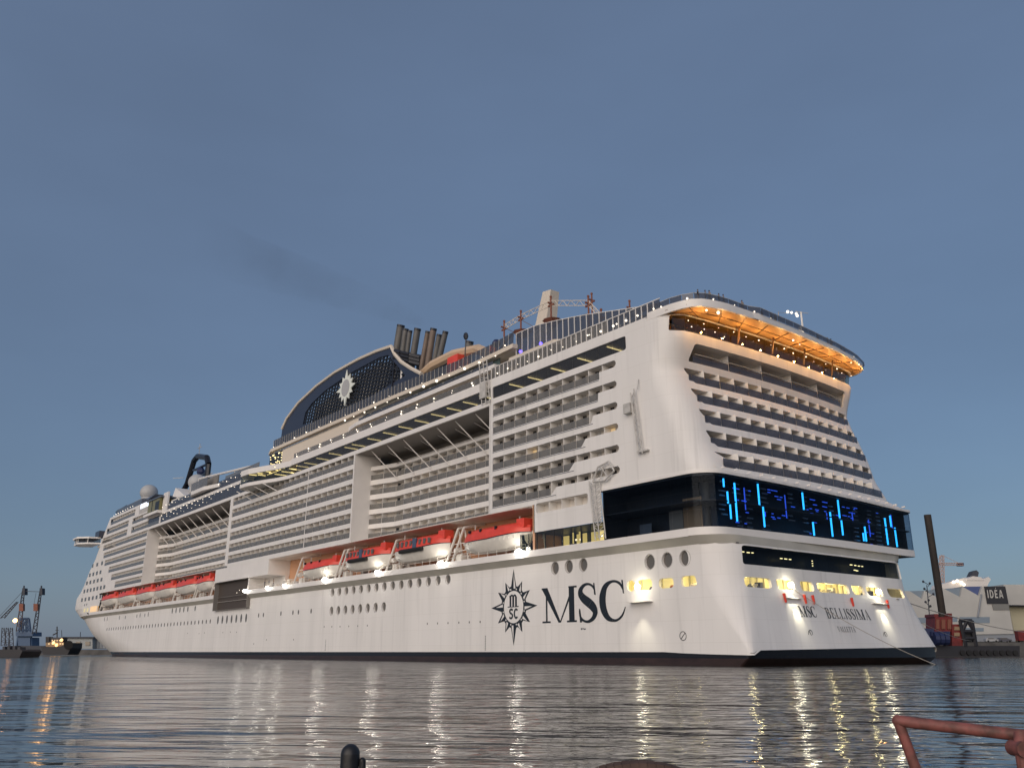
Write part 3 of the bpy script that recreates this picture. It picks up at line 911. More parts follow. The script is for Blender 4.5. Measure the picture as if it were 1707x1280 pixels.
    # interior glow at the after end of the window band
    piece('lit_partition', 'wood_wall', (27.3, 4.6, 40.4), (2.2, .1, 1.8))
build_aft()

# ---------------------------------------------------------------- long side: recesses and projecting cabin blocks
def build_sides():
    def block(P, step, rows, depth=1.5, gm='rail_glass', dm='divider', end=False):
        f, L = poly_path(P)
        SIDE_F.append(f)
        us = L
        for k, i in enumerate(rows):
            zb, zt = ZB[i], ZT[i]
            z_low = ZT[i + 1] if i < 5 else 21.35
            mb = MB(); ribbon(mb, f, us, z_low, zb, 0, depth + .5); part(mb, 'deck_edge', 'white')
            for a, b in zip(L, L[1:]):
                cells(f, a, b, zb, zt, step, depth=depth, gm=gm, dm=dm)
            mb = MB(); ribbon(mb, f, us, zb, zt, depth, depth + .1); part(mb, 'cabin_wall', 'cabin_wall')
        return f, L
    # recess 1
    P1 = [(73.5, 3.7), (66.8, 5.6), (29.1, 5.6)]
    f, L = block(P1, 2.8, [1, 2, 3, 4, 5])
    mb = MB(); ribbon(mb, f, L, 35.73, 36.5, 0, 1.2); part(mb, 'terrace_parapet', 'white')
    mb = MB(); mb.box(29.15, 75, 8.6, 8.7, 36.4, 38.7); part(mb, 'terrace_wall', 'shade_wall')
    mb = MB(); mb.box(29.15, 75, 5.6, 12, 36.3, 36.42); part(mb, 'terrace_floor', 'deck_floor')
    # projecting block
    block([(137.8, 0), (73.9, 0)], 2.8, [0, 1, 2, 3, 4, 5])
    mb = MB(); mb.box(73.45, 73.9, -.02, 5.8, 21.35, 38.65); part(mb, 'return_wall', 'white')
    mb = MB(); mb.box(137.8, 139.6, -.06, 6.0, 21.8, 38.65); part(mb, 'return_wall', 'white')
    for i in range(6): mb = MB(); mb.box(94.2, 94.4, -.01, 2, ZB[i], ZT[i]); part(mb, 'fire_wall', 'white')
    # recess 2
    P2 = [(210.8, 3.7), (202.6, 5.6), (139.6, 5.6)]
    f, L = block(P2, 2.8, [1, 2, 3, 4, 5])
    mb = MB(); ribbon(mb, f, L, 35.73, 36.5, 0, 1.2); part(mb, 'terrace_parapet', 'white')
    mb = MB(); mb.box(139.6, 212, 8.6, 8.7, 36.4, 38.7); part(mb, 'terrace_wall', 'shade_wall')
    # forward block with its balconies, to the step of each row
    split = [266, 264, 261, 254, 249, 243]
    for i in range(6):
        block([(split[i], 0), (211.4, 0)], 2.8, [i])
        mb = MB(); mb.box(split[i] - .1, split[i] + 3.2, -.01, 2.4, ZB[i] - .9, ZT[i]); part(mb, 'row_end_wall', 'white')
    mb = MB(); mb.box(211.0, 211.4, -.02, 5.8, 21.35, 38.65); part(mb, 'return_wall', 'white')
    # struts under the overhang
    for s in (69, 63, 57.2, 51.6, 46, 40.4, 34.6): 
        mb = MB(); mb.tube((s, 1.15, 38.62), (s - 3.2, 5.6, 32.9), .10, 6); mb.tube((s - 1.2, 8.4, 37.2), (s - 1.2, 4.2, 38.6), .08, 6); part(mb, 'strut', 'white')
    for k in range(11):
        s = 208 - k * 6.4
        mb = MB(); mb.tube((s, 1.15, 38.62), (s - 3.6, 5.6, 32.9), .13, 6); part(mb, 'strut', 'white')
    for s in (126, 121, 116, 111):
        mb = MB(); mb.tube((s + 2, -3.0, 38.6), (s - 1, -.02, 36.4), .10, 6); part(mb, 'strut', 'white')
    # overhang: ceiling over the recesses, white edge strip all along
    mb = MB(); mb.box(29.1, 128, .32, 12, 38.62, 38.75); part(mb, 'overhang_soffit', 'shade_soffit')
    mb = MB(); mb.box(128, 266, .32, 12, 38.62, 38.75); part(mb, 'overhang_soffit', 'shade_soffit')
    mb = MB(); mb.box(29.0, 104, -.03, .32, 38.55, 39.32); part(mb, 'overhang_edge', 'white')
    mb = MB(); mb.box(125, 212, -.03, .32, 38.55, 39.32); part(mb, 'overhang_edge', 'white')
    # the bulging lookout amidships (band, floor and roof swell outboard)
    bul = [(104, 0), (109, -.9), (114, -2.6), (119, -4.0), (123, -4.2), (125.2, -3.0), (126, 0)]
    fb, Lb = poly_path(bul[::-1])
    mb = MB(); ribbon(mb, fb, Lb, 38.5, 39.3, 0, .35); part(mb, 'lookout_edge', 'white')
    mb = MB(); ribbon(mb, fb, Lb, 41.3, 42.6, 0, .35); part(mb, 'lookout_roof_edge', 'white')
    for a, b in zip(Lb, Lb[1:]):
        mb = MB(); ribbon(mb, fb, [a + .04, b - .04], 39.3, 41.3, .1, .14); part(mb, 'lookout_pane', 'lit_glass')
    for zz, nm in ((38.5, 'lookout_floor'), (42.2, 'lookout_roof')):
        mb = MB(); mb.prism([(s, y + .3 if y < 0 else .33, zz) for s, y in bul], (0, 0, .2)); part(mb, nm, 'soffit')
    for s, y in ((106, 1), (110, 0), (113, -.5), (116, -1), (119, -1.8), (122, -2), (112, 2), (117, 1.6), (121, .5)): piece('ceiling_strip', 'strip_light', (s, y, 41.9), (.2, 2.6, .1))
    piece('ceiling_strip', 'strip_light', (115, .6, 41.6), (7, .2, .1))
    # top deck edge beam aft of the lookout and railing over it
    mb = MB(); mb.box(29.0, 104, -.02, .35, 41.4, 42.85); part(mb, 'top_deck_edge', 'white')
    mb = MB(); mb.box(126, 212, -.02, .35, 41.9, 42.7); part(mb, 'top_deck_edge', 'white')
    mb = MB(); mb.box(-6, 245, .3, 42, 42.3, 42.4); part(mb, 'top_deck', 'deck_floor')
    n = 42
    for i in range(n):
        a = 103 - 74 * i / n
        piece('deck_railing_panel', 'rail_glass', (a - .88, .12, 43.4), (1.70, .04, 1.05))
    # solar-tinted forward side glazing with rows of bulbs
    for i in range(28):
        a = 212 - (212 - 127) * i / 28
        piece('side_glazing', 'wind_glass', (a - 1.5, .10, 40.6), (2.95, .05, 2.5))
        piece('side_glazing', 'wind_glass', (a - 1.5, .30, 43.8), (2.95, .05, 2.1))
    mb = MB(); mb.box(127, 212, .9, 1.0, 39.3, 44.8); part(mb, 'side_backing', 'blue_grey')
    for i in range(30): piece('bulb', 'bulb', (198 - i * 2.3, -.05, 41.5 + .5 * (i % 2)), (.26, .26, .26), 0, 'ball')
    for i in range(14): piece('bulb', 'bulb', (196 - i * 3.2, -.05, 40.2 + .5 * (i % 2)), (.22, .22, .22), 0, 'ball')
    for i in range(24): piece('bulb', 'bulb', (198 - i * 3.0, .0, 44.0 + .35 * (i % 2)), (.30, .30, .30), 0, 'ball')
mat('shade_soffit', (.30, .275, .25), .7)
build_sides()
mb = MB(); mb.box(18.6, 123, .02, 9, 21.36, 21.5); mb.box(123, 145.8, 5.4, 9, 21.36, 21.5); mb.box(145.8, 266, .02, 9, 21.36, 21.5); o = part(mb, 'boat_deck_ceiling', 'soffit')

# ---------------------------------------------------------------- forward superstructure and forecastle
def build_fore():
    def row_sheet(z0, z1, sfrom, name='fore_shell'):
        def f(u, z, d=0):
            if u < 0:                                # straight piece from sfrom to s at u=0
                p = NF(1, z, d)
                return (sfrom + (p[0] - sfrom) * (1 + u), d, z)
            return NF(1 + u, z, d)
        P = []; F = []
        us = [-1, -.5, 0] + lin(.1, 2, 19) + [2.5, 3]
        zs = [z0, (z0 + z1) / 2, z1]
        for u in us:
            for z in zs: P.append(f(u, z) if u <= 2 else (NF(3, z)[0] + (sfrom - NF(3, z)[0]) * (u - 2), WD, z))
        for i in range(len(us) - 1):
            for k in range(2): F.append((3 * i + k, 3 * i + 3 + k, 3 * i + 4 + k, 3 * i + 1 + k))
        part(MB().add(P, F), name, 'hull_white', smooth=True)
    # bulwark above the hull forward, flush side, up to the window rows
    for z0, z1, sf in ((14.2, 15.12, 276.5), (15.12, 17.0, 262), (17.0, 19.0, 260), (19.0, 20.7, 258), (20.7, 21.36, 262), (21.36, 22.3, 243.1)):
        row_sheet(z0, z1, sf, 'forecastle_side')
    split = [266, 264, 261, 254, 249, 243]
    for i in range(5, -1, -1):
        lowz = ZB[i]
        mb = MB()
        row_sheet(ZB[i], ZT[i], split[i] + .0)
        top = ZB[i - 1] if i else 39.4
        row_sheet(ZT[i], top, (split[i - 1] if i else split[0]) + .05)
    # upper rows above the strip
    UZ = [(39.4, 41.45), (42.35, 44.4), (45.3, 47.4)]
    seg = [[(271, 236), (231, 200.3)], [(264, 235.5), (231, 214)], [(260, 229)]]
    zprev = 39.4
    for k, (zb, zt) in enumerate(UZ):
        if zb > zprev: row_sheet(zprev, zb, 212)
        mb = MB(); mb.box(212, NF(1, zb)[0], -.02, .3, zprev, zb) if k else None
        s_end = seg[k][0][0]
        row_sheet(zb, zt, s_end)
        xs = [x for s in seg[k] for x in s]
        mb = MB()
        for (a, b) in zip(xs[1::2], xs[2::2]): mb.box(b, a, -.01, .4, zb, zt)
        mb.box(199 if k == 0 else 212, xs[-1], -.01, .4, zb, zt)
        part(mb, 'fore_pillar', 'white')
        mb = MB(); mb.box(212, s_end + 4, -.02, 2.2, zb - .95 if k else 38.55, zb); part(mb, 'deck_edge', 'white')
        for a, b in seg[k]:
            f, L = poly_path([(a, 0), (b, 0)])
            cells(f, 0, L[1], zb, zt, 2.8, depth=2.0)
            mb = MB(); mb.box(b, a, 2, 2.1, zb, zt); part(mb, 'cabin_wall', 'cabin_wall')
        zprev = zt
    row_sheet(zprev, 48.2, 226)
    mb = MB(); mb.box(212, 262, -.02, 2.2, 47.4, 48.2); part(mb, 'deck_edge', 'white')
    # rounded glazed top of the bridge block
    for z0, z1, m_ in ((48.2, 50.2, 'wind_glass'), (50.2, 52.4, 'wind_glass')):
        P = []; F = []
        us = lin(0, 2, 16)
        for u in us:
            P += [NF(1 + u, z0, .6), NF(1 + u, z1, .9 + (z1 - z0))]
        for i in range(len(us) - 1): F.append((2 * i, 2 * i + 2, 2 * i + 3, 2 * i + 1))
        part(MB().add(P, F), 'bridge_top_glazing', m_, smooth=True)
    mb = MB(); mb.box(226, 257, .8, 41, 48.2, 50.6); part(mb, 'bridge_top_core', 'blue_grey')
    mb = MB(); mb.prism([(228, 3, 50.6), (252, 3, 50.6), (248, 5, 52.3), (226, 5, 52.6)], (0, 34, 0)); part(mb, 'bridge_top_roof', 'blue_grey')
    for k in range(9): piece('bulb', 'bulb', (258 - k * 3, .2, 48.6 + .05 * k), (.34, .34, .34), 0, 'ball')
    # front window rows on the white curved nose (small square windows)
    rows = [(32.2, 3, 278.5, 264.5), (29.0, 4, 280.6, 265), (26.2, 5, 283.4, 262), (23.3, 7, 285.6, 256.5), (20.2, 6, 287.5, 260)]
    for z, n, sa, sb in rows:
        for k in range(n):
            s = sa + (sb - sa) * k / (n - 1)
            z_ = z
            # find u on the nose for this s
            lo, hi = 0., 1.
            s0 = NF(1, z_)[0]
            if s <= s0: p = (s, 0, z_); q = (s - .1, 0)
            else:
                for _ in range(24):
                    mid = (lo + hi) / 2
                    if NF(1 + mid, z_)[0] < s: lo = mid
                    else: hi = mid
                p = NF(1 + lo, z_); pp = NF(1 + lo + .01, z_); q = (pp[0], pp[1])
            ang = math.atan2(q[1] - p[1], q[0] - p[0])
            piece('fore_window', 'port_glass', (p[0], p[1] + .0, z_), (2.5, .12, 1.3), ang)
    # forecastle portholes, lit mooring openings
    for s, m_ in ((281, 'yellow_room'), (276.5, 'yellow_room')): 
        z = 16.2
        piece('mooring_opening', m_, (s, .0, z), (2.4, .12, 1.3))
    mb = MB(); mb.box(263, 272.4, -.03, .6, 15.2, 17.2); part(mb, 'lit_station', 'warm_panel')
    for s in (282, 279): piece('small_port', 'port_glass', (s, 0, 18.2), (.9, .08, .8))
    # foredeck
    P = [NF(1 + u, 21.0, .5) for u in lin(0, 2, 24)]
    mb = MB().add([(258, .4, 21.0)] + P + [(258, WD - .4, 21.0)], [tuple(range(len(P) + 2))]); part(mb, 'foredeck', 'deck_floor')
    # bridge wing sticking out to port
    mb = MB()
    mb.prism([(271, 0, 39.6), (284, 0, 39.6), (286, -3.6, 39.6), (284, -6.4, 39.6), (276.5, -6.8, 39.6), (272.5, -4, 39.6)], (0, 0, .5))
    mb.prism([(271.4, 0, 41.6), (283.4, 0, 41.6), (285.8, -3.6, 41.6), (284.2, -7.0, 41.6), (276, -7.4, 41.6), (272, -4, 41.6)], (0, 0, .6)); part(mb, 'bridge_wing', 'white')
    mb = MB(); mb.prism([(272, 0, 40.1), (283, 0, 40.1), (285, -3.6, 40.1), (283.6, -6.2, 40.1), (277, -6.5, 40.1), (273, -4, 40.1)], (0, 0, 1.5)); part(mb, 'wing_windows', 'dark_glass')
    mb = MB(); mb.box(270, 276, -1.2, 1.5, 42.2, 44.4); part(mb, 'wing_cabin', 'navy')
    for s, y in ((273, -4.1), (277, -6.55), (280.4, -6.4), (283.6, -6.2)): piece('wing_mullion', 'white', (s, y, 40.85), (.7, .12, 1.5))
    # lit sign and glazed corner room over a white platform
    mb = MB(); mb.box(212, 224, -.06, .1, 44.9, 48.2); part(mb, 'sign_backing', 'steel')
    rr = random.Random(3)
    for s, w in ((221.6, 2.2), (218.6, 2.6), (215.2, 2.8)): piece('lit_letter_panel', 'led_white', (s, -.12, 47.3), (w, .06, 1.5))
    mb = MB(); mb.box(198, 212.5, -1.6, 3, 42.3, 43.1); part(mb, 'corner_platform', 'white')
    mb = MB(); mb.box(199, 211, -.9, 2.6, 43.1, 47.1); part(mb, 'corner_room', 'olive_room')
    mb = MB(); mb.box(197.5, 212, -1.2, 3.6, 47.1, 47.5); part(mb, 'corner_room_roof', 'blue_grey')
    mb = MB(); mb.box(206.2, 206.9, -.95, -.9, 43.1, 47.1); mb.box(199, 203, -.97, -.9, 43.1, 46.2); part(mb, 'corner_room_opening', 'dark')
    mb = MB(); mb.box(194, 198.6, -.02, .5, 42.7, 48.4); part(mb, 'corner_pillar', 'white')
mat('warm_panel', (.8, .6, .4), .6, emit=(1, .6, .25), es=.45)
mat('olive_room', (.20, .18, .07), .3)
build_fore()

# ---------------------------------------------------------------- stern canopy with the warm ceiling
def build_canopy():
    out = [(-5, 0), (-8.7, .0), (-11.4, .6), (-12.8, 2.0), (-13.6, 5), (-13.9, 10), (-13.8, 20), (-13.3, 30), (-12.6, 36), (-11.4, 40.2), (-9.6, 42.0), (-5, 42.4)]
    f, L = poly_path(out)
    mb = MB(); mb.prism([(s + .3, min(y, 42.1), 42.66) for s, y in out], (0, 0, .1)); part(mb, 'canopy_deck', 'deck_floor')
    # sloping soffit: boards from the rim down to the window head
    n = 24
    rim = [f(L[-1] * i / n, 0) for i in range(n + 1)]
    inner = []
    for i in range(n + 1):
        u = 36.4 + (81.6 - 36.4) * i / n
        p = SH(u, 41.5, .25); inner.append((p[0], p[1]))
    for i in range(n):
        a, b, c, d = rim[i], rim[i + 1], inner[i + 1], inner[i]
        g = .004
        mb = MB(); mb.prism([(a[0] + .1, a[1], 42.34), (b[0] + .1, b[1] - g, 42.34), (c[0], c[1] - g, 42.62), (d[0], d[1], 42.62)], (0, 0, .06)); part(mb, 'soffit_panel', 'wood_ceiling')
    for i in range(3, n - 2, 2):
        mb = MB(); mb.tube((rim[i][0] + .3, rim[i][1], 42.30), (inner[i][0], inner[i][1], 42.56), .07, 4); part(mb, 'soffit_beam', 'beam_brown')
    mid = [((a[0] * .45 + b[0] * .55), (a[1] * .45 + b[1] * .55), 42.45) for a, b in zip(rim, inner)]
    mb = MB().path(mid[2:-2], .05, 4); part(mb, 'soffit_beam', 'beam_brown')
    mb = MB(); rimtop = lambda u: 43.35 - .62 * min(1, max(0, f(u, 0)[1]) / 42)
    ribbon(mb, f, lin(0, L[-1], 40), 42.3, rimtop, -.02, .25); part(mb, 'canopy_rim', 'white', smooth=True)
    # glass screen on the rim
    m = 30
    for i in range(m):
        a, b = L[-1] * i / m + .05, L[-1] * (i + 1) / m - .05
        pa, pb = f(a, 43.35, .35), f(b, 43.35, .35)
        piece('stern_screen_panel', 'wind_glass', ((pa[0] + pb[0]) / 2, (pa[1] + pb[1]) / 2, rimtop((a + b) / 2) + (.95 - .5 * pa[1] / 42) / 2), (math.dist(pa, pb), .04, .95 - .5 * pa[1] / 42), math.atan2(pb[1] - pa[1], pb[0] - pa[0]))
    mb = MB().path([(f(L[-1] * i / 30, 0, .35)[0], f(L[-1] * i / 30, 0, .35)[1], rimtop(L[-1] * i / 30) + .97 - .5 * f(L[-1] * i / 30, 0)[1] / 42) for i in range(31)], .04, 4); part(mb, 'stern_screen_rail', 'steel')
    # restaurant behind: timber wall, glass wall, columns
    us = lin(37, 81, 24)
    mb = MB(); ribbon(mb, SH, us, 40.0, 42.6, 4.2, 4.3); part(mb, 'restaurant_wall', 'wood_wall')
    mb = MB(); ribbon(mb, SH, us, 42.5, 42.62, .3, 4.2); part(mb, 'restaurant_ceiling', 'wood_ceiling')
    mb = MB(); ribbon(mb, SH, us, 40.05, 40.15, .3, 4.2); part(mb, 'restaurant_floor', 'wood_wall')
    e = lin(38, 80.2, 22)
    for a, b in zip(e, e[1:]):
        mb = MB(); ribbon(mb, SH, [a + .04, b - .04], 40.2, 42.25, .3, .34); part(mb, 'restaurant_pane', 'lit_glass')
    for y in (11.5, 18.6, 26, 33.6):
        p = SH(su(y), 41, -.5)
        mb = MB(); mb.tube((p[0] + .35, y, 40.2), (p[0] - .1, y, 42.5), .13, 6); part(mb, 'canopy_column', 'beam_brown')
    for i, y in enumerate(lin(2.5, 40, 14)):
        p = SH(su(y), 41, .1)
        piece('bulb', 'bulb', (p[0] - .35, y, 41.5 + .05 * (i % 3)), (.2, .2, .2), 0, 'ball')
    for y in lin(2.8, 9, 3): piece('bulb', 'bulb', (SH(su(y), 41, 0)[0] - .3, y, 40.7), (.2, .2, .2), 0, 'ball')
    for y in (1.2, 3.2, 19.2, 21.5, 34, 35.5): piece('bulb', 'bulb', (-12.4, y + 1.5, 42.1), (.42, .42, .42), 0, 'ball')
    for y in lin(3.0, 39.4, 9):                                              # real lamps of the terrace
        ld = bpy.data.lights.new('terrace_lamp', 'POINT'); ld.energy = 190; ld.color = (1, .50, .15); ld.shadow_soft_size = .12
        o = bpy.data.objects.new('terrace_lamp', ld); COL.objects.link(o)
        o.location = (11.1 + .7 * math.sin((y - 2) / 38 * PI), y, 41.05); o.parent = ship
    # bulbs along the rim
    for i in range(14):
        p = f(L[-1] * (i + .7) / 15, rimtop(L[-1] * (i + .7) / 15) + .07, -.1); piece('bulb', 'bulb', p, (.28, .28, .28), 0, 'ball')
build_canopy()

# ---------------------------------------------------------------- upper works along the port side
def build_upper():
    # fascia of the pool deck roof and the raked glass windscreen on it
    top = [(122, 49.25, 51.2), (100, 49.3, 51.3), (64.8, 49.25, 51.2), (43, 48.75, 50.45), (33, 48.9, 50.7), (27.5, 49.1, 51.1)]
    F_ = lambda s, k: tab([(t[0], t[k]) for t in top[::-1]], s)
    mb = MB(); f, L = poly_path([(128, 4.2), (124, 3), (27, 3)])
    us = lin(0, L[-1], 24)
    ribbon(mb, f, us, lambda u: F_(f(u, 0)[0], 1) - .72, lambda u: F_(f(u, 0)[0], 1), 0, 1.0); part(mb, 'pool_roof_edge', 'cream')
    mb = MB(); mb.box(27.5, 126, 4, 38, 48.3, 48.45); part(mb, 'pool_roof', 'soffit')
    mb = MB(); mb.box(29, 112, 6.6, 6.8, 42.4, 48.3); part(mb, 'pool_wall', 'cream')
    n = 74
    for i in range(n):
        a = 123 - (123 - 27.3) * i / n; b = 123 - (123 - 27.3) * (i + 1) / n
        z0, z1 = F_((a + b) / 2, 1), F_((a + b) / 2, 2)
        mb = MB(); mb.prism([(a - .06, 3.35, z0), (b + .06, 3.35, z0), (b - .45, 3.1, z1), (a - .55, 3.1, z1)], (0, .04, 0)); part(mb, 'windscreen_panel', 'wind_glass')
        if True:
            mb = MB(); mb.tube((a, 3.3, z0), (a - .5, 3.0, z1), .05, 4); part(mb, 'windscreen_post', 'steel')
    # after glass screen that sweeps down to the stern
    g = [(27.5, 51.1), (22, 51.0), (18.5, 50.4), (13, 49.2), (8.4, 48.1), (4.2, 47.0), (0, 45.9), (-4, 44.9), (-6.5, 44.4)]
    G = lambda s: tab([(a, b) for a, b in g[::-1]], s)
    k = 22
    for i in range(k):
        a = 27.3 - 33.5 * i / k; b = 27.3 - 33.5 * (i + 1) / k
        ya = 4 - 3.6 * max(0, (20 - a) / 27) ; yb = 4 - 3.6 * max(0, (20 - b) / 27)
        mb = MB(); mb.prism([(a - .05, ya, 44.2), (b + .05, yb, 44.2), (b + .05, yb, G(b)), (a - .05, ya, G(a))], (0, .04, 0)); part(mb, 'windscreen_panel', 'wind_glass')
        mb = MB(); mb.tube((a, ya - .05, 42.9), (a, ya - .05, G(a) + .05), .07, 4); part(mb, 'windscreen_post', 'white')
    mb = MB().path([(27.3 - 33.5 * i / k, 4 - 3.6 * max(0, (20 - (27.3 - 33.5 * i / k)) / 27), G(27.3 - 33.5 * i / k)) for i in range(k + 1)], .07, 4); part(mb, 'windscreen_rail', 'white')
    mb = MB(); mb.box(-2, 28, 5.5, 38, 42.5, 46.2); part(mb, 'aft_deckhouse', 'shade_wall')
    # lower side screen at the ship's edge with posts
    k = 34
    for i in range(k):
        a = 28.9 - 36 * i / k; b = 28.9 - 36 * (i + 1) / k
        piece('side_screen_panel', 'wind_glass' if i > 24 else 'rail_glass', ((a + b) / 2, .22, 43.85 - .1), (a - b - .1, .04, 1.85))
        mb = MB(); mb.tube((a, .15, 42.8), (a, .15, 44.85 - .1), .07, 4); part(mb, 'screen_post', 'white')
    mb = MB(); mb.tube((29, .15, 44.75), (-7.2, .15, 44.75), .07, 4); part(mb, 'screen_rail', 'white')
    # curved white platform halfway
    mb = MB(); mb.prism([(27, 2.2, 45.6), (16, 2.2, 45.6), (14.5, 4, 45.6), (28, 4, 45.6)], (0, 0, .8)); part(mb, 'curved_platform', 'cream')
    for s, z in ((24.5, 46.9), (19.5, 46.8)): piece('blue_lamp', 'blue_lamp', (s, 2.6, z), (.5, .5, .5), 0, 'ball')
    # white deck band, teal glazing and tan wall midships
    mb = MB(); mb.box(31.5, 79, 2.7, 4, 45.95, 46.75); part(mb, 'middle_deck_edge', 'white')
    mb = MB(); mb.prism([(79, 2.7, 45.95), (84, 3.6, 45.95), (84, 4.6, 45.95), (79, 4, 45.95)], (0, 0, .8)); part(mb, 'middle_deck_edge', 'white')
    for i in range(16): piece('middle_glazing', 'wind_glass', (77.5 - i * 2.9, 3.2, 47.2), (2.8, .05, .85))
    mb = MB(); mb.box(32, 78.5, 4.2, 4.3, 46.7, 48.2); part(mb, 'middle_backing', 'teal')
    mb = MB(); mb.box(78, 118, 3.6, 6.6, 43.0, 48.0); part(mb, 'pool_house_wall', 'cream')
    for i in range(2):
        for k_ in range(13): piece('bulb', 'bulb', (101 - k_ * 5.6, -.1, 43.0 + .5 * i + .1 * (k_ % 2)), (.34, .34, .34), 0, 'ball')
    for k_ in range(13): piece('bulb', 'bulb', (84 - k_ * 4.4, 2.5, 48.0), (.52, .52, .52), 0, 'ball')
    for k_ in range(16): piece('bulb', 'bulb', (122 - k_ * 6.2, 2.85, F_(122 - k_ * 6.2, 1) + .12), (.3, .3, .3), 0, 'ball')
    for k_ in range(12):
        piece('bulb', 'bulb', (27 - k_ * 2.6, -.12, 43.3 + .1 * (k_ % 3)), (.34, .34, .34), 0, 'ball')
        if k_ % 2 == 0: piece('bulb', 'bulb', (26 - k_ * 2.6, 1.2, 44.5), (.24, .24, .24), 0, 'ball')
    for s in (6, 0.5, -3.5, -6.5): piece('bulb', 'bulb', (s, -.15, 43.5), (.34, .34, .34), 0, 'ball')
    # dark lit corner under the forward tip of the pool roof
    mb = MB(); mb.box(118, 126, 3.8, 6.6, 44.6, 48.2); part(mb, 'bar_corner', 'lattice')
    rr = random.Random(5)
    for _ in range(26): piece('bar_lamp', 'strip_light', (rr.uniform(118.4, 125.5), 3.7, rr.uniform(45, 47.9)), (.3, .08, .16))
    # forward pool deck: projecting lookout with glass, pale slide tube
    mb = MB(); mb.prism([(150, .2, 43.4), (158, -1.4, 43.4), (168, -1.4, 43.4), (172, .2, 43.4), (172, 5, 43.4), (150, 5, 43.4)], (0, 0, 1.0)); part(mb, 'side_lookout', 'white')
    for i in range(7): piece('lookout_glass', 'rail_glass', (156.5 + i * 1.9, -1.2, 45.6), (1.8, .05, 2.3))
    mb = MB(); mb.box(153, 166, .6, 1.0, 44.4, 47.2); part(mb, 'lookout_bar', 'shade_wall')
    mb = MB(); mb.box(127, 150, 1.6, 1.7, 43, 46.4); part(mb, 'slide_screen', 'rail_glass')
    mb = MB().path([(179, 4, 50.4), (165, 4, 49.4), (150, 4, 48.3), (138, 4, 47.4)], .34, 8); part(mb, 'slide_tube', 'white')
    mb = MB(); mb.tube((179, 4, 50.4), (179.4, 4, 44), .18); mb.tube((150, 4, 48.2), (150, 4, 44), .12); part(mb, 'slide_support', 'white')
    mb = MB(); mb.box(172, 212, 4, 38, 42.4, 45.5); part(mb, 'forward_pool_house', 'casing')
    mb = MB(); mb.prism([(226, 5, 48.0), (182, 5, 45.4), (182, 5, 46.6), (226, 5, 50.4)], (0, 30, 0)); part(mb, 'sloped_roof', 'soffit')
    # radomes
    for (s, y, z, r, nm) in ((268, 14, 60.0, 3.3, 'big'), (212, 14, 55.6, 2.9, 'small')):
        mb = MB().ball((s, y, z), r, 20, 12, .92); mb.tube((s, y, z - r * 1.3), (s, y, z - r * .6), r * .75, 14, r * .8); part(mb, 'radome', 'casing', smooth=True)
    mb = MB(); mb.box(206, 217, 8, 30, 45, 49.5); mb.box(260, 271, 10, 30, 48, 56.5); part(mb, 'radome_base', 'casing')
    mb = MB(); mb.prism([(206, 9, 49.4), (222, 9, 49.4), (218, 9, 54)], (0, 8, 0)); part(mb, 'radome_base', 'white')
    # black arched mast
    arch = [(243, 18, 54.5), (235.5, 18, 59), (230.6, 18, 66.6), (227, 18, 67.6), (217, 18, 65.4), (214.6, 18, 62.6), (214.5, 18, 52)]
    mb = MB()
    for a, b in zip(arch, arch[1:]):
        mb.tube(a, b, 1.0, 8)
    part(mb, 'arched_mast', 'black_paint')
    mb = MB(); mb.box(216, 232, 17.6, 18.6, 59.6, 60.0); mb.box(217, 230, 17.6, 18.6, 62.8, 63.2); part(mb, 'mast_platform', 'navy')
    mb = MB()
    for a, b in (((226, 18, 67.6), (226, 18, 72)), ((224, 18, 70.6), (228, 18, 70.6)), ((240, 18, 62), (246, 16, 62.4)), ((214, 18, 58), (207, 17, 58.4)), ((231, 18, 60), (222, 17, 58.8))): mb.tube(a, b, .12, 4)
    part(mb, 'mast_antenna', 'steel')
    mb = MB(); mb.ball((222, 18, 61.4), 1.5, 8, 5); part(mb, 'radar_dome', 'machine_blue')
    piece('flood_lamp', 'flood_glow', (252, 12, 56.0), (1.2, 1.2, 1.2), 0, 'ball')

    # funnel: two dark-blue shells with lattice, white rim, stacks between
    outl = [(139.1, 53.5), (138.5, 58.6), (136, 60.9), (129.1, 63.8), (118.8, 65.9), (109, 66.95), (96.8, 67.1), (88.3, 66.7), (81.6, 66.0), (80.1, 63.9), (76.8, 61), (72.7, 58.5), (68.5, 56.2), (67, 53.5)]
    lat = [(125.5, 57.2), (124.5, 60.2), (121, 61.9), (113.5, 63.6), (99.5, 64.8), (86.5, 64.9), (82.8, 64.4), (78.6, 60.8), (75, 57.6), (90, 56.4), (106, 56.2), (118, 56.4)]
    for y0, lab in ((11.6, 0), (29.8, 1)):
        def FS(u, z, d=0, y0=y0): return (-u, y0 + (d if y0 < 20 else -d), z)
        P = [(-a, b) for a, b in outl]
        sheet('funnel_shell', FS, P[::-1], [[(-a, b) for a, b in lat]], (lin(-138, -70, 20), lin(54, 66, 7)), 'navy', ship, .5)
        mb = MB()
        rim = [(a, y0, b) for a, b in outl[1:-1]]
        mb.path([(a, y, b + .1) for a, y, b in rim], .42, 6); part(mb, 'funnel_rim', 'cream')
        # lattice bars
        mb = MB(); yb = y0 + (.15 if y0 < 20 else -.15)
        LP = [(-a, b) for a, b in lat]
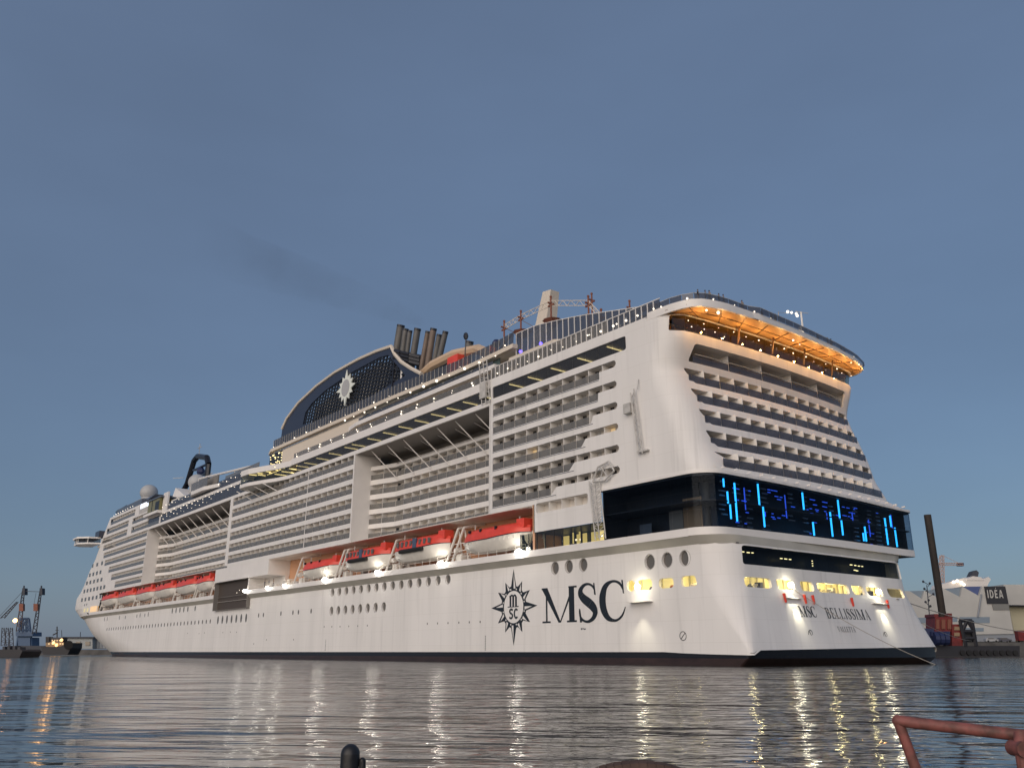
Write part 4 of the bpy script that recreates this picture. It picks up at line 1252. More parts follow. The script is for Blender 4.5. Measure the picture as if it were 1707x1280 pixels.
        def seg_in(p, q):
            out = []; st = None; n = 60
            for i in range(n + 1):
                t = i / n; x = p[0] + (q[0] - p[0]) * t; z = p[1] + (q[1] - p[1]) * t
                ins = inpoly(x, z, LP)
                if ins and st is None: st = t
                if (not ins or i == n) and st is not None:
                    out.append((st, t)); st = None
            return [((p[0] + (q[0] - p[0]) * a, p[1] + (q[1] - p[1]) * a), (p[0] + (q[0] - p[0]) * b, p[1] + (q[1] - p[1]) * b)) for a, b in out if b - a > .01]
        if lab == 0:
            for i in range(38):
                x = -127 + i * 1.55
                for a, b in seg_in((x, 55), (x + 3.6, 66)): mb.prism([(-a[0] - .2, yb, a[1]), (-a[0] + .2, yb, a[1]), (-b[0] + .2, yb, b[1]), (-b[0] - .2, yb, b[1])], (0, .3, 0))
            for j in range(12):
                z = 56.5 + j * .78
                for k_ in range(38):
                    x = -127 + k_ * 1.55 + (z - 55) * 3.6 / 11
                    if inpoly(x + .7, z, LP): mb.box(-x - 1.55, -x, yb, yb + .35, z + .2 * (k_ % 2), z + .2 * (k_ % 2) + .26)
            o = part(mb, 'funnel_lattice', 'lattice'); o['kind'] = 'stuff'
        else:
            mb.prism([(-a, yb, b) for a, b in LP], (0, -.3, 0)); part(mb, 'funnel_lattice', 'lattice')
    mb = MB(); mb.prism([(126, 13.2, 54), (122, 13.2, 61), (104, 13.2, 64.2), (88, 13.2, 64.4), (80, 13.2, 60), (74, 13.2, 54)], (0, 15, 0)); part(mb, 'funnel_casing', 'casing_light')
    # emblem on the funnel: sunburst with oval
    def burst(cs, cy, cz, R, n, col, inner=.5, stretch=1.35):
        P = []
        for i in range(2 * n):
            r = R * (1 if i % 2 == 0 else inner)
            if i % 2 == 0 and (i // 2) % 3: r *= .78
            a = 2 * PI * i / (2 * n) + PI / 2
            P.append((cs - r * math.cos(a), cy, cz + r * stretch * math.sin(a)))
        mb = MB(); mb.prism(P, (0, -.25, 0)); return mb
    part(burst(101.8, 11.45, 61.3, 4.9, 12, None, .55, .92), 'funnel_emblem', 'emblem_white')
    mb = MB(); mb.prism([(101.8 + a, 11.18, 61.3 + b) for a, b in ellipse(0, 0, 2.0, 2.1, 18)], (0, -.04, 0)); part(mb, 'funnel_emblem_oval', 'casing')
    # after collar and stacks
    mb = MB()
    for k_ in range(20):
        a0, a1 = PI * 2 * k_ / 20, PI * 2 * (k_ + 1) / 20
        cp = lambda a, r, z: (80.2 + r * 5.2 * math.cos(a), 20.8 + r * 9 * math.sin(a), z + 2.2 * math.cos(a))
        for dz in (0, .8, 1.6): mb.tube(cp(a0, 1, 63.0 + dz), cp(a1, 1, 63.0 + dz), .5, 5)
        mb.tube(cp(a0, 1, 63), cp(a0, 1.05, 54), .22, 4)
        for dz in (58, 60.6): mb.tube(cp(a0, 1.03, dz), cp(a1, 1.03, dz), .18, 4)
    part(mb, 'funnel_collar', 'lattice')
    st = [((88.6, 60), (85.4, 73.0), .92, 'stack'), ((85.2, 60), (83.1, 71.4), .7, 'stack'), ((83.0, 60), (81.2, 70.4), .55, 'stack'), ((80.4, 60), (78.0, 69.9), .78, 'stack'),
          ((76.4, 58), (73.6, 67.9), .6, 'stack_brown'), ((74.0, 57), (71.4, 67.9), .72, 'stack_brown'), ((71.6, 57), (69.0, 65.8), .62, 'stack'), ((70.2, 57), (66.7, 65.8), .62, 'stack'), ((58.4, 56), (57.8, 61), .85, 'stack')]
    for (s0, z0), (s1, z1), r, m_ in st:
        dz = (z0 - z1) ; e = (s0 + (s0 - s1) * (z0 - 50) / (z1 - z0), 50)
        mb = MB(); mb.tube((e[0], 16, e[1]), (s1, 16, z1), r, 12); o = part(mb, 'exhaust_stack', m_, smooth=True)
        mb = MB(); mb.tube((s1, 16, z1 - .1), (s1 - .15, 16, z1 + .35), r * 1.04, 12); mb.build('stack_cap', 'lattice', o)
    mb = MB().path([(76, 15, 57.4), (68, 14, 58.6), (60, 14, 58.8), (52, 14, 57.6), (46, 13, 54.5)], 1.0, 8); part(mb, 'water_slide', 'slide_tan', smooth=True)
    mb = MB(); mb.box(56, 59.6, 12, 15, 54, 57.4); part(mb, 'slide_tower', 'red_boat')
    mb = MB(); mb.ball((44.4, 12, 55.0), .8, 8, 6); part(mb, 'red_ball', 'red_boat')
    mb = MB(); mb.tube((77.4, 12, 54), (77.0, 12, 61.5), .3, 6); mb.tube((77, 12, 61.3), (73, 12, 58.2), .15, 5); part(mb, 'funnel_stay', 'white')
    mb = MB(); mb.box(45, 76, 13, 30, 48.4, 52.5); part(mb, 'funnel_base', 'shade_wall')
    # pylon
    mb = MB()
    b = [(40.4, 16, 49), (36.2, 16, 49), (36.2, 19.2, 49), (40.4, 19.2, 49)]; t = [(34.9, 16.2, 64.4), (32.6, 16.2, 64.1), (32.6, 18.2, 64.1), (34.9, 18.2, 64.4)]
    mb.add(b + t, [(0, 1, 2, 3), (4, 5, 6, 7), (0, 1, 5, 4), (1, 2, 6, 5), (2, 3, 7, 6), (3, 0, 4, 7)]); part(mb, 'pylon', 'cream')
    # rope course
    posts = [(38.4, 10, 58.2), (33.6, 10, 58.6), (25.5, 10, 58.6), (16.4, 10, 55.6), (13.6, 10, 52.4), (16, 19, 57), (26, 20, 62), (37, 20, 63)]
    for s, y, z in posts:
        mb = MB(); mb.tube((s, y, 46), (s, y, z), .17, 6); mb.box(s - .7, s + .7, y - .1, y + .1, z - 1.7, z - 1.4); mb.box(s - .1, s + .1, y - .7, y + .7, z - 1.35, z - 1.1); mb.ball((s, y, z), .24, 6, 4)
        part(mb, 'rope_course_post', 'rust')
    for s, z in ((33.2, 54.6), (25.2, 54.2)):
        mb = MB(); mb.tube((s, 10, z), (s, 10, z - 1.1), 1.7, 8, .6); part(mb, 'rope_course_platform', 'rust')
    seq = posts[:5]
    for a, b_ in zip(seq, seq[1:]):
        mb = MB()
        A = Vector((a[0], a[1], a[2] - 1.6)); B = Vector((b_[0], b_[1], b_[2] - 1.6))
        for dz in (0, .9): mb.tube(tuple(A + Vector((0, 0, dz))), tuple(B + Vector((0, 0, dz))), .07, 4)
        for k_ in range(9):
            p = A.lerp(B, k_ / 9); q = A.lerp(B, (k_ + 1) / 9)
            mb.tube(tuple(p + Vector((0, 0, .9 * (k_ % 2)))), tuple(q + Vector((0, 0, .9 * ((k_ + 1) % 2)))), .05, 4)
        part(mb, 'rope_course_truss', 'cream')
    for a, b_, r in (((33.2, 10, 54.0), (25.4, 10, 54.0), .07), ((25.2, 10, 53.9), (16.4, 10, 52.6), .10), ((38.4, 10, 57), (33.6, 10, 54), .06), ((33.6, 10, 57), (29, 12, 53.4), .06), ((16.4, 10, 54), (13.6, 10, 51), .05)):
        mb = MB(); mb.tube(a, b_, r, 4); part(mb, 'rope_walk', 'beam_brown')
    mb = MB(); mb.ball((39.4, 9, 54), .8, 8, 5); mb.tube((40, 10, 53), (36, 10, 55), .2, 6); part(mb, 'climbing_frame', 'machine_blue')
    mb = MB(); mb.tube((50.6, 10, 54), (50.4, 10, 58.6), .12, 5); mb.ball((50.4, 10, 58.9), .5, 6, 4, 1.6); part(mb, 'lantern_post', 'lattice')
    # signal mast with light string at the stern edge
    mb = MB(); mb.tube((-11.2, 25.6, 43.3), (-11.2, 25.6, 48.0), .14, 6); mb.box(-11.5, -10.9, 25.0, 25.5, 44, 45.6); mb.tube((-11.2, 24.2, 47.7), (-11.2, 27.4, 48.2), .05, 4); part(mb, 'stern_mast', 'white')
    for k_ in range(4): piece('bulb', 'bulb', (-11.2, 25.0 - k_ * 1.05, 47.4 - .16 * k_), (.42, .42, .42), 0, 'ball')
    mb = MB(); mb.tube((-11.2, 25.6, 47.7), (-11.2, 20, 46.5), .03, 4); mb.tube((-11.2, 20, 43.4), (-11.2, 20, 46.6), .05, 4); part(mb, 'light_string_cable', 'rope')
    # wall-mounted inspection cranes on the white side
    mb = MB()
    mb.tube((-2.8, -.45, 25.0), (-1.9, -.45, 33.2), .12, 6); mb.tube((-3.5, -.45, 25.0), (-2.5, -.45, 33.6), .10, 6)
    for k_ in range(9): mb.tube((-2.8 + .1 * k_, -.45, 25.2 + k_ * .9), (-3.4 + .1 * (k_ + 1), -.45, 26.0 + k_ * .9), .05, 4)
    mb.box(-1.9, -.7, -.7, -.02, 30.6, 31.9); mb.box(-4.3, -2.6, -.55, -.02, 25.2, 25.4); mb.tube((-3.1, -.45, 33.4), (-3.1, -.1, 34.8), .06, 4)
    part(mb, 'wall_crane', 'steel')
    mb = MB()
    for s in (4.7, 5.5, 3.6):
        mb.tube((s, -.35, 15.2), (s + .9, -.35, 23.0), .09, 5)
    for k_ in range(10):
        z = 15.5 + k_ * .75; o_ = (z - 15.2) * .115
        mb.tube((4.7 + o_, -.35, z), (3.6 + o_, -.35, z + .6), .05, 4); mb.tube((4.7 + o_, -.35, z), (5.5 + o_, -.35, z + .6), .05, 4); mb.tube((3.6 + o_, -.35, z), (5.5 + o_, -.35, z), .05, 4)
    mb.path([(5.6, -.4, 22.8), (4.6, -.4, 24.6), (2.6, -.4, 25.0), (1.6, -.4, 23.6), (3.4, -.4, 22.6), (5.6, -.4, 22.8)], .12, 5)
    mb.tube((4.2, -.4, 22.9), (3.4, -.4, 24.9), .08, 5); mb.tube((2.6, -.4, 22.7), (4.2, -.4, 24.7), .08, 5)
    part(mb, 'lattice_ladder', 'steel')
    mb = MB()
    for s in (30.8, 29.7, 28.7): mb.tube((s, -.3, 39.0), (s + .9, -.3, 46.4), .09, 5)
    for k_ in range(9):
        z = 39.2 + k_ * .8; o_ = (z - 39) * .12
        mb.tube((28.7 + o_, -.3, z), (30.8 + o_, -.3, z + .5), .05, 4); mb.tube((28.7 + o_, -.3, z), (30.8 + o_, -.3, z), .05, 4)
    mb.box(29.6, 31.2, -.5, -.1, 40, 42.8)
    part(mb, 'lattice_ladder', 'steel')
mat('teal', (.08, .12, .12), .4)
mat('slide_tan', (.62, .45, .30), .4)
build_upper()

# ---------------------------------------------------------------- lettering
class Glyphs:
    """solid serif / sans strokes; each glyph in a box of height 1"""
    def __init__(self): self.q = []
    def bar(self, x0, y0, x1, y1, w, w2=None):       # stroke with horizontal-cut ends
        w2 = w if w2 is None else w2
        self.q.append([(x0 - w / 2, y0), (x0 + w / 2, y0), (x1 + w2 / 2, y1), (x1 - w2 / 2, y1)])
    def rect(self, x0, x1, y0, y1): self.q.append([(x0, y0), (x1, y0), (x1, y1), (x0, y1)])
    def poly(self, P): self.q.append(P)
    def curve(self, P, Wd):                          # centre line and widths, quads between
        n = len(P)
        N = []
        for i in range(n):
            a = P[max(0, i - 1)]; b = P[min(n - 1, i + 1)]
            dx, dy = b[0] - a[0], b[1] - a[1]; l = math.hypot(dx, dy) or 1
            N.append((-dy / l, dx / l))
        for i in range(n - 1):
            w0, w1 = Wd[i] / 2, Wd[i + 1] / 2
            self.q.append([(P[i][0] + N[i][0] * w0, P[i][1] + N[i][1] * w0), (P[i][0] - N[i][0] * w0, P[i][1] - N[i][1] * w0),
                           (P[i + 1][0] - N[i + 1][0] * w1, P[i + 1][1] - N[i + 1][1] * w1), (P[i + 1][0] + N[i + 1][0] * w1, P[i + 1][1] + N[i + 1][1] * w1)])
def arc(cx, cy, rx, ry, a0, a1, n=14):
    return [(cx + rx * math.cos(math.radians(a0 + (a1 - a0) * i / n)), cy + ry * math.sin(math.radians(a0 + (a1 - a0) * i / n))) for i in range(n + 1)]
def smooth_pts(P, n=5):
    Q = []
    for i in range(len(P) - 1):
        p0, p1, p2, p3 = P[max(0, i - 1)], P[i], P[i + 1], P[min(len(P) - 1, i + 2)]
        for k in range(n):
            t = k / n
            Q.append(tuple(.5 * (2 * p1[j] + (p2[j] - p0[j]) * t + (2 * p0[j] - 5 * p1[j] + 4 * p2[j] - p3[j]) * t * t + (3 * p1[j] - p0[j] - 3 * p2[j] + p3[j]) * t ** 3) for j in range(len(P[0]))))
    return Q + [P[-1]]
def g_M(g, w=1.45):
    g.bar(.17, 0, .17, 1, .07); g.bar(.08, 1, w / 2, .0, .26, .10); g.bar(w - .13, 1, w / 2 + .02, 0, .10, .05); g.bar(w - .22, 0, w - .22, 1, .22)
    g.rect(-.02, .34, 0, .05); g.rect(w - .42, w - .02, 0, .05); g.rect(-.04, .22, .95, 1); g.rect(w - .34, w - .0, .95, 1)
    return w
def g_S(g, w=.68, k=1.):
    P = [(.60, .78, .03), (.55, .90, .06), (.42, .975, .06), (.27, .97, .08), (.13, .87, .13), (.11, .74, .18), (.22, .61, .22), (.40, .49, .24), (.54, .37, .22), (.60, .24, .17), (.53, .10, .12), (.38, .02, .08), (.23, .03, .06), (.10, .12, .07), (.05, .30, .03)]
    S = smooth_pts(P, 5)
    g.curve([(p[0] * w / .68, p[1]) for p in S], [p[2] * k for p in S])
    g.poly([(.56 * w / .68, 1.0), (.60 * w / .68, 1.0), (.64 * w / .68, .68), (.58 * w / .68, .70)])
    g.poly([(.04 * w / .68, .36), (.09 * w / .68, .34), (.14 * w / .68, .0), (.07 * w / .68, .0)])
    return w
def g_C(g, w=1.0, k=1.):
    P = [(.90, .74, .03), (.80, .90, .07), (.62, .98, .06), (.42, .97, .08), (.22, .86, .17), (.12, .66, .24), (.10, .48, .25), (.15, .28, .23), (.28, .11, .16), (.47, .03, .08), (.66, .04, .06), (.84, .15, .06), (.96, .34, .03)]
    S = smooth_pts(P, 5)
    g.curve([(p[0] * w, p[1]) for p in S], [p[2] * k for p in S])
    g.poly([(.84 * w, 1.0), (.90 * w, 1.0), (.93 * w, .66), (.88 * w, .68)])
    return w
def g_L(g):
    g.bar(.16, 0, .16, 1, .15); g.rect(.02, .32, .955, 1); g.rect(.02, .62, 0, .045); g.poly([(.50, .04), (.62, .04), (.65, .26), (.62, .26)]); return .66
def g_E(g):
    g_L(g); g.rect(.02, .58, .955, 1); g.poly([(.48, .96), (.58, .96), (.60, .78), (.57, .78)]); g.rect(.2, .46, .49, .53); g.rect(.44, .47, .40, .62); return .68
def g_I(g, w=.32):
    g.bar(w / 2, 0, w / 2, 1, .15); g.rect(.02, w - .02, .955, 1); g.rect(.02, w - .02, 0, .045); return w
def g_B(g):
    g.bar(.16, 0, .16, 1, .15); g.rect(.02, .4, .955, 1); g.rect(.02, .4, 0, .045); g.rect(.2, .4, .51, .55)
    a = arc(.36, .755, .18, .225, 90, -90, 10); g.curve(a, [.045 + .11 * math.sin(PI * i / 10) for i in range(11)])
    a = arc(.38, .27, .22, .248, 90, -90, 10); g.curve(a, [.045 + .13 * math.sin(PI * i / 10) for i in range(11)]); return .70
def g_A(g):
    g.bar(.10, 0, .40, 1, .05, .04); g.bar(.68, 0, .40, 1, .18, .10); g.rect(.22, .58, .30, .34); g.rect(0, .22, 0, .04); g.rect(.54, .82, 0, .04); return .82
def g_V(g):
    g.bar(.16, 1, .40, 0, .17, .08); g.bar(.68, 1, .42, 0, .05, .04); g.rect(.02, .30, .96, 1); g.rect(.56, .78, .96, 1); return .78
def g_T(g):
    g.bar(.34, 0, .34, 1, .15); g.rect(.02, .66, .955, 1); g.rect(.2, .48, 0, .04); g.rect(.02, .06, .78, .96); g.rect(.62, .66, .78, .96); return .70
def glyph_mesh(g, mp, name, m, parent, step=.0015):
    mb = MB()
    for i, q in enumerate(g.q):
        P = [mp(x, y, (i % 9) * step) for x, y in q]
        mb.add(P, [(0, 1, 2, 3)])
    return mb.build(name, m, parent)
def word(text, gl, mp, h, sx, gap, parent, name='letter', m='letter'):
    x = 0
    for ch in text:
        if ch == ' ': x += .45; continue
        g = Glyphs(); w = gl[ch](g)
        glyph_mesh(g, lambda a, b, e, x=x: mp((x + a) * h * sx, b * h, e), name, m, parent)
        x += w + gap
    return x * h * sx
def build_letters():
    # big letters on the port quarter (text runs aft = towards smaller s)
    for fn, s0, s1, z0, z1, kw in ((g_M, 17.75, 10.75, 5.2, 9.85, {}), (g_S, 10.62, 6.9, 5.12, 10.0, {}), (g_C, 6.4, 1.7, 5.08, 10.05, {})):
        g = Glyphs(); w = fn(g)
        k = (s0 - s1) / w
        glyph_mesh(g, lambda a, b, e: (s0 - a * k, .985 - e, z0 + b * (z1 - z0)), 'big_letter', 'letter', ship)
    # sunburst emblem
    cs, cz = 24.25, 7.62
    n = 12
    lens = [1, .74, .80, 1, .80, .74, 1, .74, .80, 1, .80, .74]
    mb = MB(); mw = MB()
    for i in range(n):
        a = PI / 2 + 2 * PI * i / n
        RX, RZ = 5.35, 5.35
        L_ = lens[i]
        tip = (RX * L_ * math.cos(a), RZ * L_ * math.sin(a))
        if i % 3: tip = (tip[0] * 1.0, tip[1] * 1.02)
        da = .262
        def el(t, k=1.): return (2.6 * k * math.cos(t), 2.65 * k * math.sin(t))
        b0, b1 = el(a - da), el(a + da)
        def pt(p, e): return (cs - p[0], .985 - e, cz + p[1])
        # local inset white half
        mb.add([pt(b0, 0), pt(tip, 0), pt(b1, 0)], [(0, 1, 2)])
        c0 = ((b0[0] * .5 + b1[0] * .5), (b0[1] * .5 + b1[1] * .5))
        q0 = (b0[0] * .66 + c0[0] * .34, b0[1] * .66 + c0[1] * .34)
        q1 = (c0[0] * .98 + b0[0] * .02, c0[1] * .98 + b0[1] * .02)
        qt = (tip[0] * .60 + c0[0] * .40 + (b0[0] - c0[0]) * .05, tip[1] * .78 + c0[1] * .22 + (b0[1] - c0[1]) * .05)
        mw.add([pt(q0, .012), pt(qt, .012), pt(q1, .012)], [(0, 1, 2)])
    e0 = ellipse(0, 0, 2.9, 2.95, 40); 
    mb.add([(cs - a, .98, cz + b) for a, b in e0], [tuple(range(40))])
    for i in range(n):
        a = PI / 2 + 2 * PI * (i + .5) / n
        P = ellipse(2.5 * math.cos(a), 2.52 * math.sin(a), .13, .13, 8)
        mw.add([(cs - x, .965, cz + y) for x, y in P], [tuple(range(8))])
    em = mb.build('sunburst_emblem', 'letter', ship)
    mw.build('white_facets', 'hull_white', em)
    mb = MB(); mb.add([(cs - a, .96, cz + b) for a, b in ellipse(0, 0, 2.25, 2.25, 36)], [tuple(range(36))]); mb.build('white_oval', 'hull_white', em)
    g = Glyphs()
    g.bar(.14, .0, .14, .95, .23); g.bar(.5, .0, .5, .85, .23); g.bar(.86, .0, .86, .85, .23)
    g.curve(arc(.32, .8, .18, .16, 180, 0, 8), [.1, .12, .14, .16, .16, .16, .16, .16, .16]); g.curve(arc(.68, .8, .18, .16, 180, 0, 8), [.1, .12, .14, .16, .16, .16, .16, .16, .16])
    g.rect(0, .14, .84, .92); g.rect(-.22, .12, 0, .07); g.rect(.4, .6, 0, .07); g.rect(.86, 1.2, 0, .07); g.rect(-.2, 1.2, -.01, .04)
    glyph_mesh(g, lambda a, b, e: (cs + .95 - a * 1.8, .945 - e, cz - .02 + b * 1.7), 'emblem_letter', 'letter', em)
    for fn, dx in ((g_S, 1.3), (g_C, -.12)):
        g = Glyphs()
        if fn is g_S: S = smooth_pts([(.60, .84), (.45, .95), (.25, .93), (.12, .76), (.25, .58), (.48, .46), (.58, .28), (.45, .08), (.25, .05), (.08, .17)], 4); g.curve(S, [.21] * len(S))
        else: g.curve(arc(.36, .5, .27, .45, 42, 318, 16), [.21] * 17)
        glyph_mesh(g, lambda a, b, e: (cs + dx * .8 - a * 1.45, .945 - e, cz - 1.62 + b * 1.35), 'emblem_letter', 'letter', em)
    # name and port of registry on the transom
    gl = {'M': lambda g: g_M(g, 1.2), 'S': lambda g: g_S(g, .6), 'C': lambda g: g_C(g, .86), 'B': g_B, 'E': g_E, 'L': g_L, 'I': g_I, 'A': g_A, 'V': g_V, 'T': g_T}
    def tr(y0, z0, sk=0):
        def f(x, y, e):
            z = z0 + y
            return (tab(HS_A, z) - .03 - e, y0 + x, z)
        return f
    g0 = 12.3
    word('MSC', gl, tr(g0, 5.35), 1.25, .93, .10, ship, 'name_letter')
    word('BELLISSIMA', gl, tr(g0 + 5.35, 5.30), 1.25, .985, .14, ship, 'name_letter')
    word('VALLETTA', gl, tr(18.9, 3.75), .62, .9, .14, ship, 'registry_letter')
    g = Glyphs(); g.rect(0, .2, 0, .5); g.rect(.3, .5, .1, .5); g.rect(.6, .9, 0, .35)
    glyph_mesh(g, lambda a, b, e: (10.1 - a, .98 - e, 4.2 + b * .45), 'hull_mark', 'letter', ship)
build_letters()

# ---------------------------------------------------------------- flood lamps along the promenade, floodlit mooring shelves
def build_lamps():
    for s, r, e in ((21.4, .62, 260), (41.5, .55, 220), (61.8, .5, 180), (82.6, .55, 180), (101.6, .42, 110), (110.8, .42, 110), (123.6, .5, 90)):
        mb = MB().ball((s, -.35, 14.95), r, 10, 7, .8); o = part(mb, 'flood_lamp', 'flood_glow', smooth=True)
        mb = MB(); mb.tube((s, -.2, 15.1), (s, .1, 15.5), .12, 6); mb.build('bracket', 'white', o)
        ld = bpy.data.lights.new('promenade_lamp', 'POINT'); ld.energy = e * .6; ld.color = (1, .93, .80); ld.shadow_soft_size = .3
        l = bpy.data.objects.new('promenade_lamp', ld); COL.objects.link(l); l.location = (-s, -1.3, 15.6); l.parent = ship
    # outboard shelf lamps on stern and quarter
    for (s, y, z, nx, ny) in ((-14.6, 11.6, 8.0, -1, 0), (-14.7, 30.6, 8.0, -1, 0), (-1.0, .4, 8.1, 0, -1)):
        mb = MB()
        if nx: mb.box(s - .5, s + .6, y - 1.7, y + 1.7, z - .62, z - .55)
        else: mb.box(s - 1.7, s + 1.9, y - .5, y + .6, z - .92, z - .85)
        part(mb, 'mooring_shelf', 'white')
        mb = MB().ball((s - .15 * abs(nx), y - .15 * abs(ny), z + .9), .36, 8, 6); part(mb, 'flood_lamp', 'flood_warm', smooth=True)
        for dz, en, ang in ((.75, 520, 75), (-1.0, 380, 60)):
            ld = bpy.data.lights.new('mooring_spot', 'SPOT'); ld.energy = en; ld.color = (1, .93, .68); ld.spot_size = math.radians(ang); ld.spot_blend = .8; ld.shadow_soft_size = .12
            l = bpy.data.objects.new('mooring_spot', ld); COL.objects.link(l)
            off = 1.1
            P = Vector((-(s + nx * off), y + ny * off, z + dz))
            T = Vector((-(s + nx * .2), y + ny * .2, z + dz - 3.2))
            l.location = P; l.rotation_euler = (P - T).to_track_quat('Z', 'Y').to_euler(); l.parent = ship
    for (s, y, e) in ((-12.6, 6, 95), (-12.6, 15, 80), (-12.6, 22, 100), (-12.6, 30, 95), (-12.6, 36, 90), (1, 2.4, 40), (-5, 2.4, 40), (-8.4, 2.4, 35)):
        ld = bpy.data.lights.new('mooring_lamp', 'POINT'); ld.energy = e; ld.color = (1, .86, .42); ld.shadow_soft_size = .2
        l = bpy.data.objects.new('mooring_lamp', ld); COL.objects.link(l); l.location = (-s, y, 9.5); l.parent = ship
    for y, c in ((9.9, 'red'), (13.9, 'red'), (15.6, 'red'), (24.0, 'red'), (32.4, 'red')):
        s = tab(HS_A, 7.3) - .25
        mb = MB(); mb.tube((s, y - .15, 7.9), (s, y + .15, 6.9), .19, 6, .12); part(mb, 'line_float', 'red_boat')
build_lamps()
flush(ship)
for o in list(COL.objects):
    if o.parent == ship: o.matrix_parent_inverse = shipinv

# ---------------------------------------------------------------- lifeboats (hang in their davits: things of their own)
def lifeboat(s0, s1, z0, z1, y0, tender, label, detail=True):
    L = s1 - s0; H = z1 - z0
    root = empty('lifeboat', (-(s0 + s1) / 2, y0, z0))
    tag(root, label, 'lifeboat', 'lifeboats hanging along the port promenade')
    def sec(t):                                      # t 0 aft .. 1 forward
        w = 2.1 * (1 - abs(2 * t - 1) ** 3.2) ** .55
        zs = .47 + .10 * (1 - t) + (.05 * abs(2 * t - 1))
        zr = 1.0 if .12 < t < .86 else (.86 + .14 * min(t / .12, 1) if t <= .12 else 1.0 - .22 * (t - .86) / .14)
        return max(w, .12), zs, zr
    N = 16
    for nm, m_, lo in (('boat_hull', 'boat_white', True), ('canopy', 'red_boat', False)):
        P = []; F = []
        for i in range(N + 1):
            t = i / N; w, zs, zr = sec(t)
            keel = .02 + .20 * abs(2 * t - 1) ** 3
            if lo: prof = [(0, keel), (.55, keel + .06), (.92, zs * .6), (1.0, zs)]
            else: prof = [(1.0, zs), (.98, zs + .16), (.80, zr - .10), (.45, zr), (0, zr)]
            row = [(-a, b) for a, b in prof] + [(a, b) for a, b in prof[::-1]]
            if not lo: row = [(-a, b) for a, b in prof] + [(a, b) for a, b in prof[::-1][1:]]
            for a, b in row: P.append((L * (t - .5), a * w, b * H))
        k = len(row)
        for i in range(N):
            for j in range(k - 1): F.append((i * k + j, i * k + j + 1, (i + 1) * k + j + 1, (i + 1) * k + j))
        F.append(tuple(range(k))); F.append(tuple(N * k + j for j in range(k)))
        MB().add(P, F).build(nm, m_, root, smooth=True)
    if not detail: return root
    mb = MB()
    for i in range(N):
        t0, t1 = i / N, (i + 1) / N
        mb.tube((L * (t0 - .5), -sec(t0)[0] - .02, sec(t0)[1] * H), (L * (t1 - .5), -sec(t1)[0] - .02, sec(t1)[1] * H), .07, 5)
    mb.build('rubbing_strake', 'black_paint', root)
    if tender:
        for k in range(8):
            x = L * (-.30 + k * .085)
            if k in (3,): continue
            MB().box(x - .28, x + .28, -2.13, -1.9, H * .66, H * .86).build('window', 'port_glass', root)
        MB().box(L * -.07, L * .0, -2.16, -1.9, H * .56, H * .93).build('door', 'door_blue', root)
        mb = MB(); mb.tube((L * -.20, -2.3, H * .47), (L * .22, -2.3, H * .47), .36, 8); mb.build('fender', 'tyre', root, smooth=True)
    else:
        for k in range(12): MB().box(L * (-.4 + k * .07), L * (-.4 + k * .07) + .08, -2.06, -1.9, H * .40, H * .5).build('grab_line', 'boat_white', root)
        for x in (-.12, .12, .3): MB().box(L * x - .2, L * x + .2, -1.9, -1.6, H * .84, H * .95).build('hatch', 'black_paint', root)
    MB().box(L * -.47, L * -.36, -.9, .9, H * .8, H * 1.12).build('helm_cab', 'red_boat', root)
    mb = MB(); mb.tube((L * .36, 0, H), (L * .36, 0, H + 1.0), .1); mb.tube((L * -.34, 0, H), (L * -.34, 0, H + 1.0), .1); mb.build('lifting_hook', 'steel', root)
    return root
mat('door_blue', (.07, .10, .16), .3)
lifeboat(20.6, 36.6, 15.55, 19.5, 1.3, False, 'long lifeboat with plain red top beside the lit gallery windows, aftmost of all')
lifeboat(40.6, 57.2, 15.7, 19.9, 0.9, True, 'red tender with windows and black fender under the after recess, second from the stern')
lifeboat(59.5, 75.4, 15.6, 19.7, 0.9, True, 'red tender with blue door below the return wall of the middle cabin block')
lifeboat(79.5, 95.5, 15.5, 19.2, 1.5, False, 'plain red lifeboat with white hull under the middle cabin block, next to the mooring crew')
fb = [(149, 158.5, 'short red boat in an A-frame davit right beside the dark shell door'), (160, 176, 'red lifeboat of the forward cluster, second from the dark shell door'), (179, 195.5, 'red lifeboat of the forward cluster, third from the dark shell door'),
      (198.5, 215, 'red lifeboat of the forward cluster, just under the forward return wall'), (219, 236, 'red lifeboat of the forward cluster, second from the bow'), (240, 257.5, 'red lifeboat nearest the bow, beside the last small front windows')]
for a, b, lb in fb: lifeboat(a, b, 16.3, 20.4, 1.0, False, lb, True)

